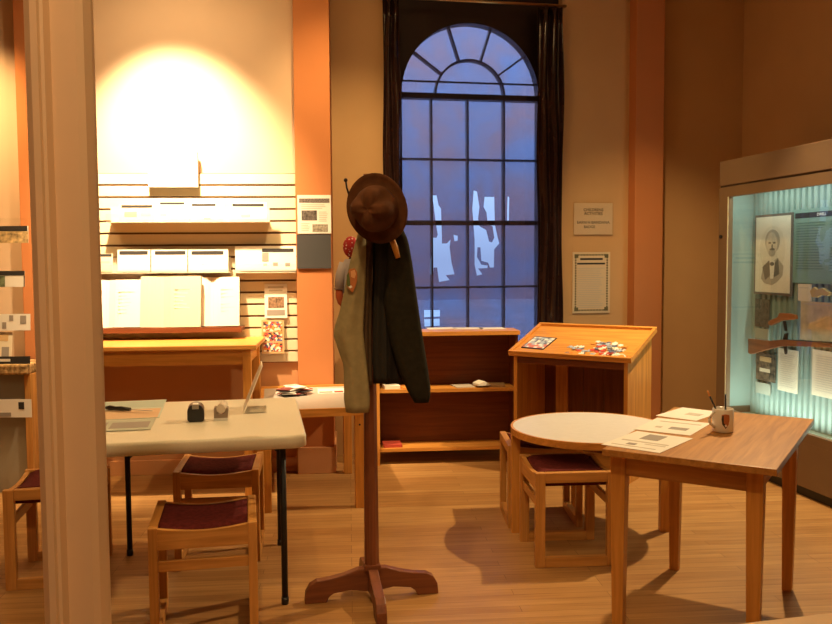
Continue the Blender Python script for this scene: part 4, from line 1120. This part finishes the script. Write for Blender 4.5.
inside((755.5, 383, 770, 394), 'caption_card', 'pale caption card below the group photograph in the display case', 'card', MATS['pale_caption'])
o, w, h = inside((778, 349.5, 797.5, 392), 'letter', 'cream letter hung below the rifle lock in the display case', 'letter', SEP); lines(o, w, h, .12, .88, .1, .9, 16, INKL, .2)
o, w, h = inside((812, 352, 850, 399), 'letter', 'wide cream letter below the rifle barrel in the display case', 'letter', SEP); lines(o, w, h, .1, .9, .1, .9, 16, INKL, .2)
# rifle
def cb(px, py, d=.045): return FCB.hit(px, py, d)
def poly3(pix, m, name, parent, org, d, th):
    q = [cb(a, b, d) for a, b in pix]; bm = BM()
    prism(bm, [(x-org[0], z-org[1]) for x, z in q], -th/2, th/2); return obj(name, bm, m, parent, bev=.002)
og = cb(790, 343)
rf = thing('rifle', 'long wooden rifle hung across the display case', 'rifle', FCB.at(og[0], -.045, og[1]), A_C)
gw = wood('gun_stock', (.16,.05,.02), (.28,.10,.035), 'x')
poly3([(750,338.5),(770,341),(783,339.5),(832,343.5),(860,346),(860,348.5),(832,347.5),(790,346),(780,346.5),(768,349.5),(752,354),(750,353)], gw, 'stock', rf, og, .045, .032)
a, b = cb(786, 340.5), cb(875, 345.5)
obj('barrel', tube(BM(), [(a[0]-og[0], -.004, a[1]-og[1]), (b[0]-og[0], -.004, b[1]-og[1])], .009, 12), mat('gun_metal', (.10,.085,.07), .35, metal=.8), rf)
poly3([(783,340),(785,333.5),(788,333),(787,340)], MATS['gun_metal'], 'hammer', rf, og, .045, .012)
poly3([(783.5,346),(785,354),(787,354),(788,346)], MATS['gun_metal'], 'trigger', rf, og, .045, .008)
for i, px in enumerate((800, 822)):
    p0 = cb(px, 344.5)
    obj('mount', B(p0[0]-og[0]-.006, p0[0]-og[0]+.006, 0, .045, p0[1]-og[1]-.012, p0[1]-og[1]+.004), MATS['gun_metal'], rf)
og = cb(785, 318)
pg = thing('pistol', 'small wooden handled pistol above the rifle in the display case', 'pistol', FCB.at(og[0], -.04, og[1]), A_C)
poly3([(770,321),(779,317),(781,313),(790,313.5),(796,315),(796.5,319),(789,320),(782,320.5),(772,325.5),(769.5,324)], wood('pistol_grip', (.26,.08,.02), (.42,.15,.04), 'x'), 'grip', pg, og, .04, .026)
poly3([(783,321),(785,331),(787,331),(786,321)], MATS['gun_metal'], 'trigger', pg, og, .04, .008)
obj('mount', B(-.006, .006, 0, .04, -.010, .0), MATS['gun_metal'], pg)
og = cb(819, 292)
bu = thing('brass_buckle', 'golden tool beside the small tan card in the display case', 'tool', FCB.at(og[0], -.03, og[1]), A_C)
poly3([(811,291),(815,287),(818,289.5),(824,288),(831,293),(829,296),(822,295),(818,297.5),(813,297)], mat('gilt', (.55,.36,.10), .5, metal=.3), 'body', bu, og, .03, .02)
obj('mount', B(-.005, .005, 0, .03, -.006, .004), MATS['gun_metal'], bu)
bu.name = 'gilt_tool'

# ------------------------------------------------------------------ outside the window
struct('ground', B(-14, 18, 6.9, 40, -.6, -.5), mat('pavement', (.42,.42,.46), .9, .1, .15, .6))

# ------------------------------------------------------------------ lights
WARM = (1.0, .65, .27)
def spot(name, p, tgt, W_, size, blend=.5, col=WARM, rad=.04):
    l = bpy.data.lights.new(name, 'SPOT'); l.energy = W_; l.spot_size = math.radians(size); l.spot_blend = blend; l.color = col; l.shadow_soft_size = rad
    o = bpy.data.objects.new(name, l); COL.objects.link(o); o.location = p
    o.rotation_euler = (Vector(tgt)-Vector(p)).to_track_quat('-Z', 'Y').to_euler(); return o
def area(name, p, tgt, W_, sx, sy, col):
    l = bpy.data.lights.new(name, 'AREA'); l.shape = 'RECTANGLE'; l.size = sx; l.size_y = sy; l.energy = W_; l.color = col
    o = bpy.data.objects.new(name, l); COL.objects.link(o); o.location = p
    o.rotation_euler = (Vector(tgt)-Vector(p)).to_track_quat('-Z', 'Y').to_euler(); return o
spot('track_spot_right', W(2.07, 4.96, 3.0), W(.75, 4.35, .2), 380, 95, .6, (1.0,.70,.35))
lx_ = FS_.hit(158, 130)[0]
spot('track_spot_slatwall', (lx_+.05, Y_SLAT-.85, 3.32), (lx_+.14, Y_SLAT, 1.72), 1150, 70, 1.0, (1.0,.72,.40))
spot('fill_spot_slatwall', (lx_+.15, Y_SLAT-1.0, 3.6), (lx_+.05, Y_SLAT, 1.9), 70, 110, 1.0, (1.0,.68,.34))  # added wide fill that softens the slatwall spot's edge
lx2 = FS_.hit(-30, 130)[0]
spot('track_spot_left', (lx2, Y_SLAT-.85, 3.4), (lx2, Y_SLAT, 1.7), 300, 66, .9, (1.0,.62,.25))
spot('fill_spot_table', W(-.5, 1.9, 3.7), W(-.95, 3.6, .7), 130, 60, .8)  # added fill, placed to light the sign holder edge and stool fronts
spot('fill_spot_corner', W(1.0, 4.3, 3.7), W(1.9, 6.3, .9), 260, 46, 1.0, (1.0,.66,.28))  # invented spot that lifts the tan wall right of the window
spot('fill_spot_window', W(-.4, 4.4, 3.7), W(-.4, 6.2, 1.2), 200, 60, 1.0, (1.0,.66,.28))  # added to brighten the wall by the left pilaster, standing in for bounce
spot('fill_spot_front', W(.1, .6, 3.5), W(.95, 3.2, .4), 110, 50, .9, (1.0,.66,.28))  # made-up front spot that brightens the work table legs
area('fill_area_room', (.4, 1.2, 3.9), (.4, 1.2, 0), 16, 1.2, 1.2, (1.0,.64,.26))  # soft overhead fill added for the room's ambient, no fixture behind it
area('fill_area_back', (-.3, 4.4, 3.9), (-.3, 4.4, 0), 22, 1.0, 1.0, (1.0,.64,.26))  # second overhead fill, added to raise the ambient on the back walls
spot('fill_spot_entry', (-.1, -.3, 3.0), FO.at(0, 0, 1.2), 88, 70, .8, (1.0,.66,.36))  # added behind the camera to light the foreground post
# fluorescent tubes of the case
TUB = (.88, 1.0, .84)
def caselight(name, x, y, z, tx, ty, tz_, W_):
    l = area(name, FC.at(x, y, z), FC.at(tx, ty, tz_), W_, 2.2, .05, TUB)
    d = (FC.at(tx, ty, tz_)-FC.at(x, y, z)).normalized()
    xax = FC.t; zax = -d; yax = zax.cross(xax)
    m = Matrix((( xax.x, yax.x, zax.x), (xax.y, yax.y, zax.y), (xax.z, yax.z, zax.z))).to_4x4(); m.translation = FC.at(x, y, z)
    l.matrix_world = m
caselight('case_tube_top', LC/2, .12, zh-.02, LC/2, .24, zg0, 6.5)
caselight('case_tube_bottom', LC/2, .12, zg0-.03, LC/2, .30, zg1, 11)

# ------------------------------------------------------------------ dusk sky
w_ = bpy.data.worlds.new('dusk'); S.world = w_; w_.use_nodes = True
nt = w_.node_tree; bg = nt.nodes['Background']
tc = nt.nodes.new('ShaderNodeTexCoord'); sx = nt.nodes.new('ShaderNodeSeparateXYZ'); rp = nt.nodes.new('ShaderNodeValToRGB')
nt.links.new(tc.outputs['Generated'], sx.inputs[0]); nt.links.new(sx.outputs['Z'], rp.inputs['Fac'])
e = rp.color_ramp.elements
e[0].position = 0; e[0].color = (.34,.47,.82,1)
e[1].position = .30; e[1].color = (1.0,1.6,2.5,1)
k = e.new(.08); k.color = (.52,.76,1.25,1)
nt.links.new(rp.outputs['Color'], bg.inputs['Color']); bg.inputs['Strength'].default_value = 1.0

S.view_settings.view_transform = 'Standard'; S.view_settings.look = 'None'
S.view_settings.exposure = 0; S.view_settings.gamma = 1; S.view_settings.use_curve_mapping = False
S.cycles.max_bounces = 8; S.cycles.transparent_max_bounces = 12
S.cycles.use_denoising = True
S.cycles.sample_clamp_indirect = 4
